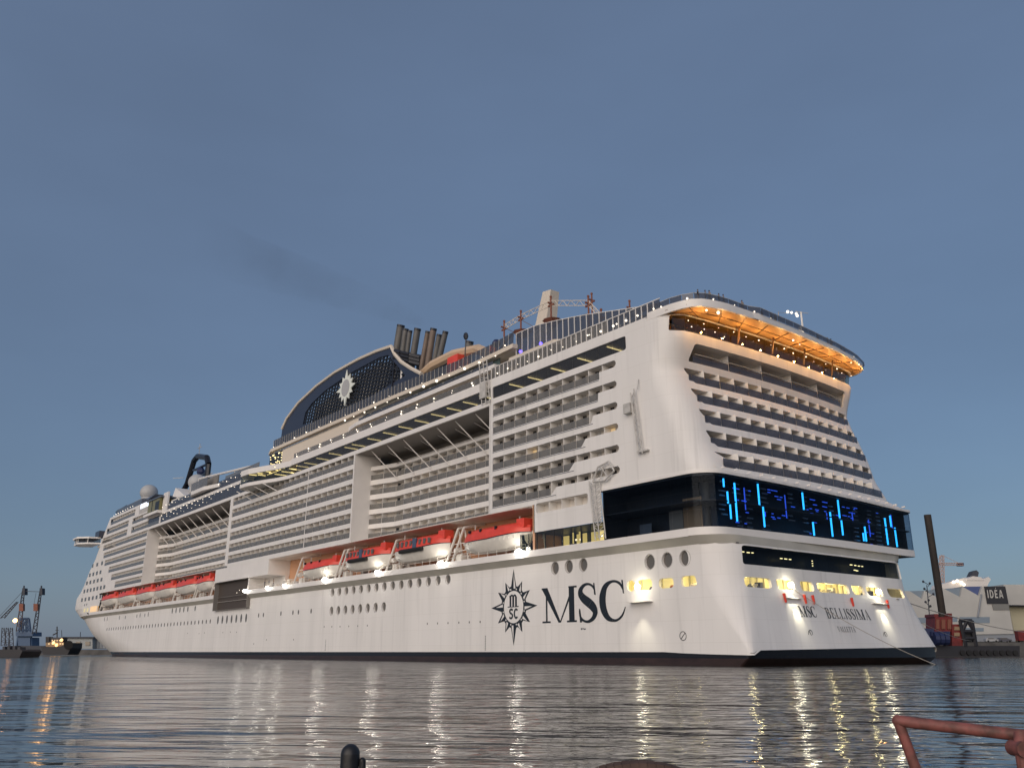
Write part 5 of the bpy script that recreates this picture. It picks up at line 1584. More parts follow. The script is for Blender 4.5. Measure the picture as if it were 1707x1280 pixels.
# davits belong to the ship
def build_davits():
    for s, big in ((19.0, 1), (38.6, 2), (58.6, 1), (77.4, 2), (97.2, 1), (147.2, 1), (159.3, 2), (177.6, 1), (197, 2), (217, 1), (238, 2), (259, 1)):
        mb = MB()
        for o in ((-.8, .8) if big > 1 else (0,)):
            mb.tube((s + o + 1.3, .3, 15.15), (s + o - .9, .9, 20.3), .20, 6)
            mb.tube((s + o - 1.3, 1.6, 15.15), (s + o - .5, 1.4, 20.0), .15, 6)
            mb.tube((s + o - .9, .9, 20.3), (s + o - .9, 5.0, 21.2), .22, 6)
            mb.tube((s + o + .9, .5, 16.6), (s + o - 1.1, 1.5, 16.9), .08, 4)
            mb.tube((s + o + .4, .5, 17.8), (s + o - 1.0, 1.4, 18.0), .08, 4)
        mb.box(s - .7, s + .7, 1.2, 2.6, 15.2, 16.3)
        mb.tube((s + .6, 1.0, 16.9), (s - .6, 1.0, 16.9), .45, 8)
        o = mb.build('davit', 'boat_white', ship); o.matrix_parent_inverse = shipinv
    for s0, s1, n in ((20.4, 123, 46), (147, 262, 50)):
        mb = MB(); mb.tube((s0, .15, 16.1), (s1, .15, 16.1), .035, 4); mb.tube((s0, .15, 15.65), (s1, .15, 15.65), .03, 4)
        for i in range(n): a = s0 + (s1 - s0) * i / (n - 1); mb.tube((a, .15, 15.1), (a, .15, 16.1), .035, 4)
        o = mb.build('promenade_railing', 'boat_white', ship); o.matrix_parent_inverse = shipinv
    rr = random.Random(11)
    for k in range(34):                                                       # winches, lockers and life rafts behind the railing
        s = rr.choice([rr.uniform(98, 122), rr.uniform(148, 262), rr.uniform(20, 97)])
        mb = MB()
        if rr.random() < .5: mb.tube((s, 3.4, 15.7), (s + 1.5, 3.4, 15.7), .45, 8)
        else: mb.box(s, s + rr.uniform(.8, 1.8), 3.2, 4.0, 15.12, 15.12 + rr.uniform(.8, 1.9))
        o = mb.build('deck_locker', rr.choice(['boat_white', 'steel', 'cream']), ship); o.matrix_parent_inverse = shipinv
build_davits()

# ---------------------------------------------------------------- people
def person_mesh(name, pose=0, cloth='cloth_dark'):
    V = [(0, 0, .95), (0, 0, 1.2), (0, 0, 1.42), (0, 0, 1.52), (0, 0, 1.66),
         (.19, 0, 1.40), (.25, .02, 1.12), (.22, .18 if pose else .06, .92), (-.19, 0, 1.40), (-.25, .02, 1.12), (-.22, .2 if pose else .05, .90),
         (.10, 0, .88), (.12, .02, .48), (.12, 0, .06), (.12, .16, .03), (-.10, 0, .88), (-.12, .03, .48), (-.13, -.02, .06), (-.13, .14, .03)]
    E = [(0, 1), (1, 2), (2, 3), (3, 4), (2, 5), (5, 6), (6, 7), (2, 8), (8, 9), (9, 10), (0, 11), (11, 12), (12, 13), (13, 14), (0, 15), (15, 16), (16, 17), (17, 18)]
    Rr = [.15, .15, .15, .06, .11, .075, .05, .04, .075, .05, .04, .10, .075, .05, .04, .10, .075, .05, .04]
    me = bpy.data.meshes.new(name)
    me.from_pydata(V, E, [])
    o = bpy.data.objects.new(name, me)
    COL.objects.link(o)
    md = o.modifiers.new('skin', 'SKIN')
    sv = me.skin_vertices[0].data
    for i, r in enumerate(Rr): sv[i].radius = (r, r * .8)
    sv[0].use_root = True
    o.modifiers.new('sub', 'SUBSURF').levels = 1
    dg = bpy.context.evaluated_depsgraph_get()
    out = bpy.data.meshes.new_from_object(o.evaluated_get(dg))
    bpy.data.objects.remove(o)
    out.name = name
    out.materials.clear()
    out.materials.append(MATS[cloth]); out.materials.append(MATS['skin']); out.materials.append(MATS['cloth_grey'])
    for p in out.polygons:
        p.use_smooth = True
        z = sum(out.vertices[i].co.z for i in p.vertices) / len(p.vertices)
        x = abs(sum(out.vertices[i].co.x for i in p.vertices) / len(p.vertices))
        p.material_index = 1 if z > 1.5 or (x > .19 and z < 1.0 and z > .8) else (2 if z < .92 else 0)
    return out
PM = [person_mesh('person_standing', 0, 'cloth_dark'), person_mesh('person_leaning', 1, 'cloth_grey'), person_mesh('person_tan', 0, 'cloth_tan')]
hairm = MB().ball((0, -.01, 1.70), .10, 8, 5, .9)
def person(s, y, z, rz, k, label, group, sc=1.0):
    o = bpy.data.objects.new('person', PM[k % 3]); COL.objects.link(o)
    o.location = (-s, y, z); o.rotation_euler = (0, 0, rz); o.scale = (sc, sc, sc)
    tag(o, label, 'person', group)
    h = bpy.data.objects.new('hair', HM); COL.objects.link(h); h.parent = o
HM = bpy.data.meshes.new('hair'); HM.from_pydata(hairm.v, [], hairm.f); HM.materials.append(MATS['cloth_dark'])
for p_ in HM.polygons: p_.use_smooth = True
ords = ['first', 'second', 'third', 'fourth', 'fifth', 'sixth', 'seventh', 'eighth', 'ninth', 'tenth', 'eleventh', 'twelfth', 'thirteenth', 'fourteenth']
for i, y in enumerate((1.9, 2.9, 3.5, 4.9, 5.7, 9.2, 13.3, 15.4, 16.3, 26.7, 29.4, 30.4, 33.6, 34.6)):
    s = tab([(0, -8.7), (.6, -11.4), (2, -12.8), (5, -13.6), (10, -13.9), (20, -13.8), (30, -13.3), (36, -12.6), (42, -9.6)], y) + .75
    person(s, y, 43.05 - .5 * y / 42, 1.57 + (i % 3) * .5 - 2.9, i, 'passenger at the top stern screen, %s counted from the port corner' % ords[i], 'passengers along the top stern screen', 1 + .04 * (i % 3))
for s, nm in ((115.0, 'crew member on the promenade edge by the shell door, farthest from the stern'), (112.6, 'crew member on the promenade edge, middle one of three standing together'), (110.2, 'crew member on the promenade edge, nearest the lifeboats of three together')):
    person(s, .75, 15.12, 3.1, int(s), nm, 'crew standing on the promenade edge', 1.05)

# ---------------------------------------------------------------- mooring lines
def cable(name, a, b, sag, r, m, label):
    a = Vector(a); b = Vector(b)
    pts = []
    for i in range(21):
        t = i / 20; p = a.lerp(b, t); p.z -= sag * 4 * t * (1 - t); pts.append(tuple(p))
    o = MB().path(pts, r, 5).build(name, m)
    tag(o, label, 'rope')
    return o

# ---------------------------------------------------------------- background: where the camera's rays meet a given distance
def at(px, py, D):
    """ship coordinates of the point seen at photo pixel (px, py), D metres away along the ground"""
    d = fw * 1422.2 + rt * (px - 853.5) - up * (py - 640)
    g = Vector((fw.x, fw.y, 0)).normalized()
    k = D / d.dot(g)
    return (-(75.13 + d.x * k), -77.24 + d.y * k, 1.46 + d.z * k)
GV = Vector((fw.x, fw.y, 0)).normalized()
AW = (-GV.x, GV.y, 0)                                # ship-coordinate direction away from the camera
RT = (-rt.x, rt.y, 0)
def slab(mb, P, depth):                              # polygon facing the quay edge, given a real depth
    return mb.prism(P, (AW[0] * depth, AW[1] * depth, 0))
def px_poly(L, D): return [at(x, y, D) for x, y in L]
def px_box(mb, x0, x1, y0, y1, D, depth): return slab(mb, px_poly([(x0, y0), (x1, y0), (x1, y1), (x0, y1)], D), depth)

def right_shore():
    D = 300
    # quay
    mb = MB(); P = [at(1500, 1070, D), at(2300, 1070, D)]
    z1 = 4.6
    mb.prism([(P[0][0], P[0][1], -3), (P[1][0], P[1][1], -3), (P[1][0], P[1][1], z1), (P[0][0], P[0][1], z1)], (AW[0] * 400, AW[1] * 400, 0))
    tag(mb.build('quay', 'concrete'), kind='structure')
    # warehouse with sawtooth roof
    Dw = 352
    root = empty('warehouse', (-at(1600, 1068, Dw)[0], at(1600, 1068, Dw)[1], 4.6))
    tag(root, 'pale warehouse with sawtooth roof and dark name sign, behind the red machine on the quay', 'warehouse')
    inv = Matrix.Translation(-Vector(root.location))
    def wp(mb, name, m, parent=root):
        o = mb.build(name, m, parent); o.matrix_parent_inverse = inv if parent is root else Matrix()
        if parent is not root: o.matrix_parent_inverse = inv
        return o
    fac = [(1460, 984), (1494, 984), (1517, 985), (1537, 998), (1541, 984), (1562, 995), (1572, 980), (1601, 995), (1604, 977), (1632, 993), (1637, 977), (1676, 977), (1690, 1056), (1460, 1060)]
    mb = MB(); slab(mb, px_poly(fac, Dw), 1.2); wp(mb, 'facade', 'warehouse')
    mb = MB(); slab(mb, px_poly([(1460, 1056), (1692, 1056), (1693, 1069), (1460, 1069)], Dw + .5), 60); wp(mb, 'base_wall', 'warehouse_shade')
    for L, m in (([(1517, 985), (1540, 984), (1537, 999)], 'skylight'), ([(1543, 984), (1570, 981), (1562, 996)], 'skylight'), ([(1573, 981), (1603, 979), (1601, 996)], 'skylight'), ([(1605, 977.5), (1637, 977), (1632, 994)], 'clad_blue')):
        mb = MB(); slab(mb, px_poly(L, Dw + 1.3), 40); wp(mb, 'roof_light', m)
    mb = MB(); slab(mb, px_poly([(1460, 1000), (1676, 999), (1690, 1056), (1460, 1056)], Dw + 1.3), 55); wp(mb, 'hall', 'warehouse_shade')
    for x0, x1, y0, y1 in ((1530, 1556, 1029, 1038), (1560, 1596, 1028, 1036), (1600, 1650, 1028, 1038), (1610, 1640, 1046, 1052)):
        mb = MB(); px_box(mb, x0, x1, y0, y1, Dw - .15, .3); wp(mb, 'window_strip', 'skylight')
    mb = MB(); mb.tube(at(1636, 990, Dw - .4), at(1630, 1028, Dw - .4), .35, 6); wp(mb, 'drainpipe', 'warehouse_shade')
    mb = MB(); slab(mb, px_poly([(1641, 977), (1676, 977), (1681.5, 1006), (1646, 1006)], Dw - .4), .35); sg = wp(mb, 'sign_board', 'sign_dark')
    mb = MB(); slab(mb, px_poly([(1654, 1006.5), (1681.6, 1006.5), (1683, 1016), (1656, 1016)], Dw - .4), .3); wp(mb, 'lower_sign', 'concrete_light')
    # letters IDEA
    def sign_map(x, y, e):
        px = 1644.6 + x * 7.7 + (1 - y) * 2.0; py = 996.5 - y * 13.5
        return at(px, py, Dw - .5 - e)
    x = 0
    for ch in 'IDEA':
        g = Glyphs()
        if ch == 'I': g.rect(.05, .27, 0, 1); w = .42
        if ch == 'D':
            g.rect(.05, .27, 0, 1); g.curve([(.2, .92), (.45, .92), (.68, .75), (.74, .5), (.68, .25), (.45, .08), (.2, .08)], [.17, .18, .21, .22, .21, .18, .17]); w = .95
        if ch == 'E':
            g.rect(.05, .27, 0, 1); g.rect(.2, .66, .83, 1); g.rect(.2, .6, .42, .58); g.rect(.2, .66, 0, .17); g.bar(.30, 1.10, .46, 1.28, .14); w = .80
        if ch == 'A': g.bar(.12, 0, .42, 1, .2); g.bar(.82, 0, .5, 1, .2); g.rect(.25, .7, .2, .35); w = .95
        o = glyph_mesh(g, lambda a, b, e, x=x: sign_map(x + a, b, e * 20), 'sign_letter', 'warehouse', sg)
        x += w + .12
    # second hall to the right
    o = empty('annex_hall', (-at(1700, 1068, 356)[0], at(1700, 1068, 356)[1], 4.6)); tag(o, 'taller pale hall to the right of the name sign, cut by the picture edge', 'warehouse')
    iv = Matrix.Translation(-Vector(o.location))
    mb = MB(); slab(mb, px_poly([(1673, 974), (1800, 974), (1800, 1010), (1679, 1008)], 360), 50); q = mb.build('upper_cladding', 'warehouse', o); q.matrix_parent_inverse = iv
    mb = MB(); slab(mb, px_poly([(1682, 1009), (1800, 1011), (1800, 1068), (1693, 1068)], 364), 50); q = mb.build('lower_wall', 'annex_yellow', o); q.matrix_parent_inverse = iv
    mb = MB(); mb.tube(at(1676, 1009, 359.5), at(1800, 1011, 359.5), .3, 5); q = mb.build('gutter', 'sign_dark', o); q.matrix_parent_inverse = iv
    # vehicles on the quay
    def vehicle(px, D, Lg, H, m, label, cat, name, van):
        c = at(px, 1068, D); root = empty(name, (-c[0], c[1], 4.6), -math.atan2(RT[1], RT[0])); tag(root, label, cat)
        if van:
            MB().box(-Lg / 2, Lg / 2, -1.1, 1.1, .5, H).build('cargo_body', m, root)
            MB().prism([(Lg / 2, -1.0, .5), (Lg / 2 + 1.9, -1.0, .5), (Lg / 2 + 1.8, -1.0, 1.6), (Lg / 2 + 1.2, -1.0, 2.5), (Lg / 2, -1.0, 2.6)], (0, 2.0, 0)).build('cab', m, root)
            MB().box(Lg / 2 + .9, Lg / 2 + 1.7, -1.05, 1.05, 1.6, 2.3).build('cab_window', 'port_glass', root)
            xs = (-Lg / 2 + 1, Lg / 2 + 1.0)
        else:
            MB().prism([(-Lg / 2, -.9, .35), (Lg / 2, -.9, .35), (Lg / 2, -.9, .95), (Lg * .3, -.9, 1.05), (Lg * .12, -.9, H), (-Lg * .32, -.9, H), (-Lg / 2, -.9, 1.1)], (0, 1.8, 0)).build('body', m, root)
            MB().prism([(Lg * .25, -.93, 1.05), (Lg * .11, -.93, H - .08), (-Lg * .28, -.93, H - .08), (-Lg * .36, -.93, 1.05)], (0, 1.86, 0)).build('window', 'port_glass', root)
            xs = (-Lg * .32, Lg * .32)
        for x_ in xs:
            for y_ in (-.95, .75):
                MB().tube((x_, y_, .36), (x_, y_ + .2, .36), .36, 10).build('wheel', 'tyre', root)
    vehicle(1674, 308, 4.6, 1.5, 'cloth_grey', 'dark parked car on the quay below the name sign', 'car', 'parked_car', False)
    vehicle(1652, 306, 4.3, 1.45, 'casing', 'pale grey parked car on the quay left of the dark car', 'car', 'parked_car', False)
    vehicle(1712, 306, 6.5, 3.9, 'machine_red', 'red lorry on the quay, half cut off by the right edge', 'lorry', 'parked_lorry', True)
    # jack-up barge with its tall brown leg, red clamp, winch and cab
    Db = 262
    b0 = at(1590, 1086, Db)
    root = empty('spud_barge', (-b0[0], b0[1], 0)); tag(root, 'dark work barge with tall brown leg, red clamp and red cab behind the stern', 'barge')
    iv = Matrix.Translation(-Vector(root.location))
    def bp(mb, name, m, **k):
        o = mb.build(name, m, root, **k); o.matrix_parent_inverse = iv; return o
    mb = MB(); px_box(mb, 1520, 1700, 1076, 1094, Db, 14); bp(mb, 'barge_hull', 'tug_dark')
    mb = MB(); slab(mb, px_poly([(1532, 1046), (1556, 1048), (1566, 1076), (1532, 1076)], Db), 10); bp(mb, 'bow_block', 'machine_blue')
    mb = MB(); mb.tube(at(1546, 858, Db + 4), at(1579, 1076, Db + 4), 1.08, 12); bp(mb, 'leg', 'pile_brown', smooth=True)
    mb = MB()
    for k_ in range(30):
        t_ = k_ / 30; c = at(1545 + 33 * t_, 864 + 218 * t_, Db + 4); mb.box(c[0] - .2, c[0] + .2, c[1] - .2, c[1] + .2, c[2] - .15, c[2] + .15)
    o = bp(mb, 'leg_rack', 'pile_brown'); o['kind'] = 'stuff'
    mb = MB(); px_box(mb, 1559, 1588, 1028, 1052, Db + 1, 6); px_box(mb, 1557, 1564, 1023, 1028, Db + 1, 6); px_box(mb, 1580, 1587, 1022, 1028, Db + 1, 6); bp(mb, 'leg_clamp', 'machine_red')
    for x0, x1 in ((1561, 1566), (1570, 1576), (1580, 1586)):
        mb = MB(); px_box(mb, x0, x1, 1032, 1048, Db + .6, .6); bp(mb, 'clamp_ram', 'rust')
    mb = MB()
    for x_ in (1556, 1564, 1572): mb.tube(at(x_, 1064, Db - 1), at(x_ + 7, 1064, Db - 1), 1.9, 12)
    px_box(mb, 1553, 1584, 1052, 1060, Db - 1, 3); bp(mb, 'winch', 'machine_blue')
    mb = MB(); px_box(mb, 1587, 1605, 1040, 1076, Db + .5, 5); bp(mb, 'cab', 'machine_red')
    mb = MB(); px_box(mb, 1591, 1600, 1044, 1050, Db + .2, .5); px_box(mb, 1591, 1600, 1054, 1060, Db + .2, .5); bp(mb, 'cab_window', 'tug_tan')
    mb = MB()
    for a_, b_ in (((1600, 1034), (1610, 1076)), ((1620, 1034), (1627, 1076)), ((1600, 1034), (1620, 1034)), ((1604, 1052), (1624, 1052)), ((1607, 1064), (1625, 1064)), ((1612, 1034), (1604, 1052)), ((1612, 1034), (1624, 1052))):
        mb.tube(at(*a_, Db), at(*b_, Db), .55, 5)
    px_box(mb, 1606, 1626, 1052, 1070, Db + 1, 3); bp(mb, 'gantry', 'tug_dark')
    for k_ in range(9):
        c = at(1604 + 11 * k_, 1078, Db - .6)
        mb = MB(); mb.tube((c[0], c[1], 1.2), (c[0] + AW[0] * .5, c[1] + AW[1] * .5, 1.2), .75, 10); bp(mb, 'tyre_fender', 'tyre')
    # slender lamp post and bird-perch mast left of the leg
    mb = MB(); mb.tube(at(1545, 975, 280), at(1553, 1068, 280), .16, 5)
    for x_, y_ in ((1539, 969), (1550, 972), (1541, 981), (1556, 990), (1548, 1000), (1543, 1003), (1551, 1010)): mb.tube(at(1547.5, y_ + 5, 280), at(x_, y_, 280), .1, 4); mb.ball(at(x_, y_, 280), .42, 6, 4)
    o = mb.build('antenna_mast', 'crane_dark'); tag(o, 'thin dark mast with small arms between ship stern and brown leg', 'mast')
    # tower crane far behind
    Dc = 640
    c = at(1571, 1066, Dc); root = empty('tower_crane', (-c[0], c[1], 0)); tag(root, 'distant pinkish tower crane rising over the warehouse roof', 'crane'); iv = Matrix.Translation(-Vector(root.location))
    def lattice(mb, a, b, w, n, r):
        a = Vector(a); b = Vector(b); d = (b - a); x = Vector(RT) if abs(d.normalized().dot(Vector(RT))) < .7 else Vector((0, 0, 1)); y = Vector(AW)
        cs = [x * w / 2 + y * w / 2, x * w / 2 - y * w / 2, -x * w / 2 - y * w / 2, -x * w / 2 + y * w / 2]
        for c_ in cs: mb.tube(tuple(a + c_), tuple(b + c_), r, 4)
        for k_ in range(n):
            p, q = a + d * (k_ / n), a + d * ((k_ + 1) / n)
            for i_ in range(4): mb.tube(tuple(p + cs[i_]), tuple(q + cs[(i_ + 1) % 4]), r * .7, 4)
    mb = MB(); lattice(mb, at(1571, 980, Dc), at(1570, 925, Dc), 2.2, 9, .22); o = mb.build('mast', 'crane_pink', root); o.matrix_parent_inverse = iv
    mb = MB(); lattice(mb, at(1556, 940, Dc), at(1605, 940, Dc), 1.6, 12, .2); mb.tube(at(1570, 925, Dc), at(1600, 939, Dc), .15, 4); mb.tube(at(1570, 925, Dc), at(1558, 939, Dc), .15, 4); o = mb.build('jib', 'crane_pink', root); o.matrix_parent_inverse = iv
    mb = MB(); px_box(mb, 1598, 1607, 938, 943, Dc, 3); o = mb.build('counterweight', 'machine_blue', root); o.matrix_parent_inverse = iv
    # white yacht upperworks showing above the roof
    Dy = 430
    c = at(1620, 1066, Dy); root = empty('motor_yacht', (-c[0], c[1], 0)); tag(root, 'white yacht upper decks with grey radar mast showing above the warehouse roof', 'yacht'); iv = Matrix.Translation(-Vector(root.location))
    def yp(mb, name, m):
        o = mb.build(name, m, root); o.matrix_parent_inverse = iv
    mb = MB(); slab(mb, px_poly([(1566, 980), (1568, 974), (1590, 968), (1606, 963), (1640, 965), (1648, 961), (1652, 965), (1648, 972), (1640, 990), (1570, 990)], Dy), 9); yp(mb, 'upper_deck', 'yacht_white')
    mb = MB(); slab(mb, px_poly([(1612, 964), (1622, 960), (1636, 962), (1640, 967), (1612, 967)], Dy - .3), 8); yp(mb, 'sun_deck', 'yacht_white')
    mb = MB(); slab(mb, px_poly([(1618, 960), (1622, 952), (1628, 950), (1632, 954), (1630, 962), (1620, 962)], Dy + 2), 4); yp(mb, 'radar_mast', 'crane_dark')
    for x_, y_ in ((1590, 970), (1596, 968), (1603, 971), (1607, 974)):
        mb = MB(); mb.ball(at(x_, y_, Dy - 1), .8, 8, 5); yp(mb, 'deck_lamp', 'bulb')
mat('concrete_light', (.20, .20, .19), .8)
mat('annex_yellow', (.50, .46, .32), .6)
mat('crane_pink', (.50, .34, .28), .6)
mat('yacht_white', (.70, .66, .62), .4)
right_shore()

def left_shore():
    D = 470
    mb = MB(); P = [at(-600, 1080, D), at(190, 1080, D)]
    z1 = 2.6
    mb.prism([(P[0][0], P[0][1], -3), (P[1][0], P[1][1], -3), (P[1][0], P[1][1], z1), (P[0][0], P[0][1], z1)], (AW[0] * 500, AW[1] * 500, 0))
    tag(mb.build('far_quay', 'concrete'), kind='structure')
    def thing(name, px, D_, label, cat):
        c = at(px, 1085, D_); root = empty(name, (-c[0], c[1], 0)); tag(root, label, cat)
        iv = Matrix.Translation(-Vector(root.location))
        def f(mb, n_, m, **k):
            o = mb.build(n_, m, root, **k); o.matrix_parent_inverse = iv; return o
        return f
    f = thing('harbour_shed', 130, 476, 'low pale shed with two dark windows, left of the ship bow', 'shed')
    mb = MB(); px_box(mb, 106, 154, 1063, 1081, 476, 30); f(mb, 'wall', 'shed_grey')
    mb = MB(); px_box(mb, 104, 156, 1061, 1063.4, 475, 32); f(mb, 'roof_edge', 'crane_dark')
    for x0 in (126, 142): mb = MB(); px_box(mb, x0, x0 + 7.6, 1069, 1075.5, 475.6, .8); f(mb, 'window', 'port_glass')
    mb = MB(); mb.tube(at(134, 1062, 478), at(134, 1053, 478), .2, 4); f(mb, 'roof_antenna', 'crane_dark')
    f = thing('harbour_hall', 165, 480, 'grey hall directly under the ship bow beside the pale shed', 'shed')
    mb = MB(); px_box(mb, 154.5, 185, 1064, 1081, 480, 30); f(mb, 'wall', 'warehouse_shade')
    for k_ in range(5): mb = MB(); px_box(mb, 157 + 5 * k_, 159.5 + 5 * k_, 1066, 1080, 479.6, .8); f(mb, 'wall_rib', 'shed_grey')
    # tug
    D2 = 350
    f = thing('tugboat', 95, D2, 'dark tugboat with lit deckhouse and black mast between crane and shed', 'tugboat')
    mb = MB(); slab(mb, px_poly([(68, 1077), (84, 1078), (100, 1077), (112, 1073), (119, 1071), (118, 1080), (112, 1091), (72, 1091)], D2), 9); f(mb, 'hull', 'tug_dark')
    mb = MB(); mb.tube(at(114, 1075, D2 - 1), at(114.4, 1074, D2 + 8), 1.6, 10); f(mb, 'bow_fender', 'tyre')
    mb = MB(); px_box(mb, 76, 106, 1070, 1078, D2 + 2, 5); f(mb, 'deckhouse', 'tug_tan')
    mb = MB(); px_box(mb, 84, 104, 1062, 1070, D2 + 2.5, 4); f(mb, 'wheelhouse', 'crane_dark')
    for x0 in (86, 90, 94, 98, 101.5): mb = MB(); px_box(mb, x0, x0 + 2, 1066, 1068.4, D2 + 2.3, .3); f(mb, 'wheelhouse_window', 'cabin_lit')
    for x0 in (80, 86, 90.5, 94, 99, 103): mb = MB(); px_box(mb, x0, x0 + 2.6, 1071.5, 1074, D2 + 1.8, .3); f(mb, 'deckhouse_window', 'cabin_lit')
    mb = MB(); mb.tube(at(95, 1062, D2 + 4), at(95, 1044, D2 + 4), .22, 5); mb.tube(at(92, 1050, D2 + 4), at(98, 1050, D2 + 4), .12, 4); mb.tube(at(103, 1062, D2 + 4), at(102.6, 1050, D2 + 4), .12, 4); mb.tube(at(88, 1058, D2 + 4), at(96, 1054, D2 + 4), .25, 5); f(mb, 'mast', 'tug_dark')
    mb = MB(); px_box(mb, 76, 82, 1061, 1071, D2 + 2, 3); f(mb, 'funnel', 'tug_dark')
    for x_, y_ in ((89, 1071), (102.5, 1066.5), (94, 1075)): mb = MB(); mb.ball(at(x_, y_, D2 + 1.5), .6, 6, 4); f(mb, 'work_lamp', 'bulb_orange')
    # work boat, nearest, dark
    D3 = 240
    f = thing('dumb_barge', 16, D3, 'low black barge at the left picture edge in front of the blue crane', 'barge')
    mb = MB(); slab(mb, px_poly([(-40, 1082), (34, 1082), (37, 1085), (32, 1095.5), (-40, 1095.5)], D3), 10); f(mb, 'hull', 'tug_dark')
    for x_ in (4, 12, 21, 29): mb = MB(); px_box(mb, x_, x_ + 4, 1076 + (x_ % 3), 1082, D3 + 2, 3); f(mb, 'deck_crate', 'crane_dark')
    # floating crane
    D4 = 400
    f = thing('floating_crane', 42, D4, 'blue floating crane with two raised booms joined at their heads, left edge', 'floating crane')
    mb = MB(); px_box(mb, 18, 74, 1076, 1089, D4, 16); f(mb, 'pontoon', 'crane_dark')
    mb = MB(); px_box(mb, 26, 54, 1053, 1060, D4 + 2, 8); px_box(mb, 30, 50, 1062, 1076, D4 + 3, 8); f(mb, 'machinery_house', 'crane_blue')
    mb = MB()
    for a_, b_ in (((28, 1076), (34, 1031)), ((53, 1076), (48, 1031)), ((34, 1031), (48, 1031)), ((31, 1050), (51, 1050)), ((34, 1031), (51, 1050)), ((48, 1031), (31, 1050)), ((30, 1060), (52, 1060)), ((38, 1031), (38, 1060)), ((44, 1031), (44, 1060))): mb.tube(at(*a_, D4 + 4), at(*b_, D4 + 4), .55, 5)
    f(mb, 'portal_frame', 'crane_blue')
    def lat(mb, a, b, w, n, r):
        a = Vector(a); b = Vector(b); d = b - a
        x = Vector(RT)
        for sx in (-1, 1): mb.tube(tuple(a + x * sx * w), tuple(b + x * sx * w * .4), r, 4)
        for k_ in range(n):
            s_ = 1 if k_ % 2 else -1
            w0 = w * (1 - .6 * k_ / n); w1 = w * (1 - .6 * (k_ + 1) / n)
            mb.tube(tuple(a + d * (k_ / n) + x * s_ * w0), tuple(a + d * ((k_ + 1) / n) - x * s_ * w1), r * .7, 4)
    mb = MB(); lat(mb, at(31, 1052, D4), at(39, 984, D4), 1.1, 14, .28); f(mb, 'boom', 'crane_dark')
    mb = MB(); lat(mb, at(57, 1056, D4), at(68, 984, D4), .9, 14, .28); f(mb, 'boom', 'crane_dark')
    mb = MB(); lat(mb, at(4, 1030, D4), at(29, 1003, D4), .9, 8, .25); f(mb, 'derrick', 'crane_dark')
    for x_ in (39, 68): mb = MB(); px_box(mb, x_ - 2.2, x_ + 2.2, 980, 991, D4 - .5, 2.5); mb.tube(at(x_, 990, D4), at(x_ + 1, 976, D4), .35, 5); f(mb, 'boom_head', 'crane_dark')
    for x_ in (35, 59): mb = MB(); px_box(mb, x_ - 3.5, x_ + 3.5, 1006, 1018, D4 - .3, 1.5); f(mb, 'hook_block', 'rust')
    mb = MB(); mb.tube(at(40, 985, D4), at(67, 986, D4), .15, 4); mb.tube(at(39, 984, D4), at(0, 1026, D4), .1, 4); mb.tube(at(60, 988, D4 + 1), at(56, 1010, D4 + 1), .08, 4); f(mb, 'stay_cable', 'crane_dark')
    mb = MB(); mb.ball(at(25, 1034, D4 - 3), .9, 8, 6); f(mb, 'work_lamp', 'orange_lamp')
    for x_ in (6, 12, 18): 
        mb = MB(); lat(mb, at(x_, 1076, D4 + 5), at(x_ - 2 + x_ % 5, 1046, D4 + 5), 1.2, 8, .22); f(mb, 'deck_trestle', 'crane_dark')
mat('shed_grey', (.34, .36, .36), .7)
left_shore()

cable('mooring_line', (-14.6, 35.5, 8.2), at(1760, 1056, 200), 1.2, .07, 'rope', 'pale mooring line from the starboard end of the stern towards the right quay')
cable('mooring_line', (-14.4, 12.8, 8.4), (-21, 31, -.1), .6, .045, 'rope', 'mooring line slanting from the stern opening past the ship name into the water')
cable('mooring_line', (-14.5, 31, 8.0), at(1620, 1068, 262), 1.0, .05, 'rope', 'thin dark mooring line from the stern to the barge with the brown leg')

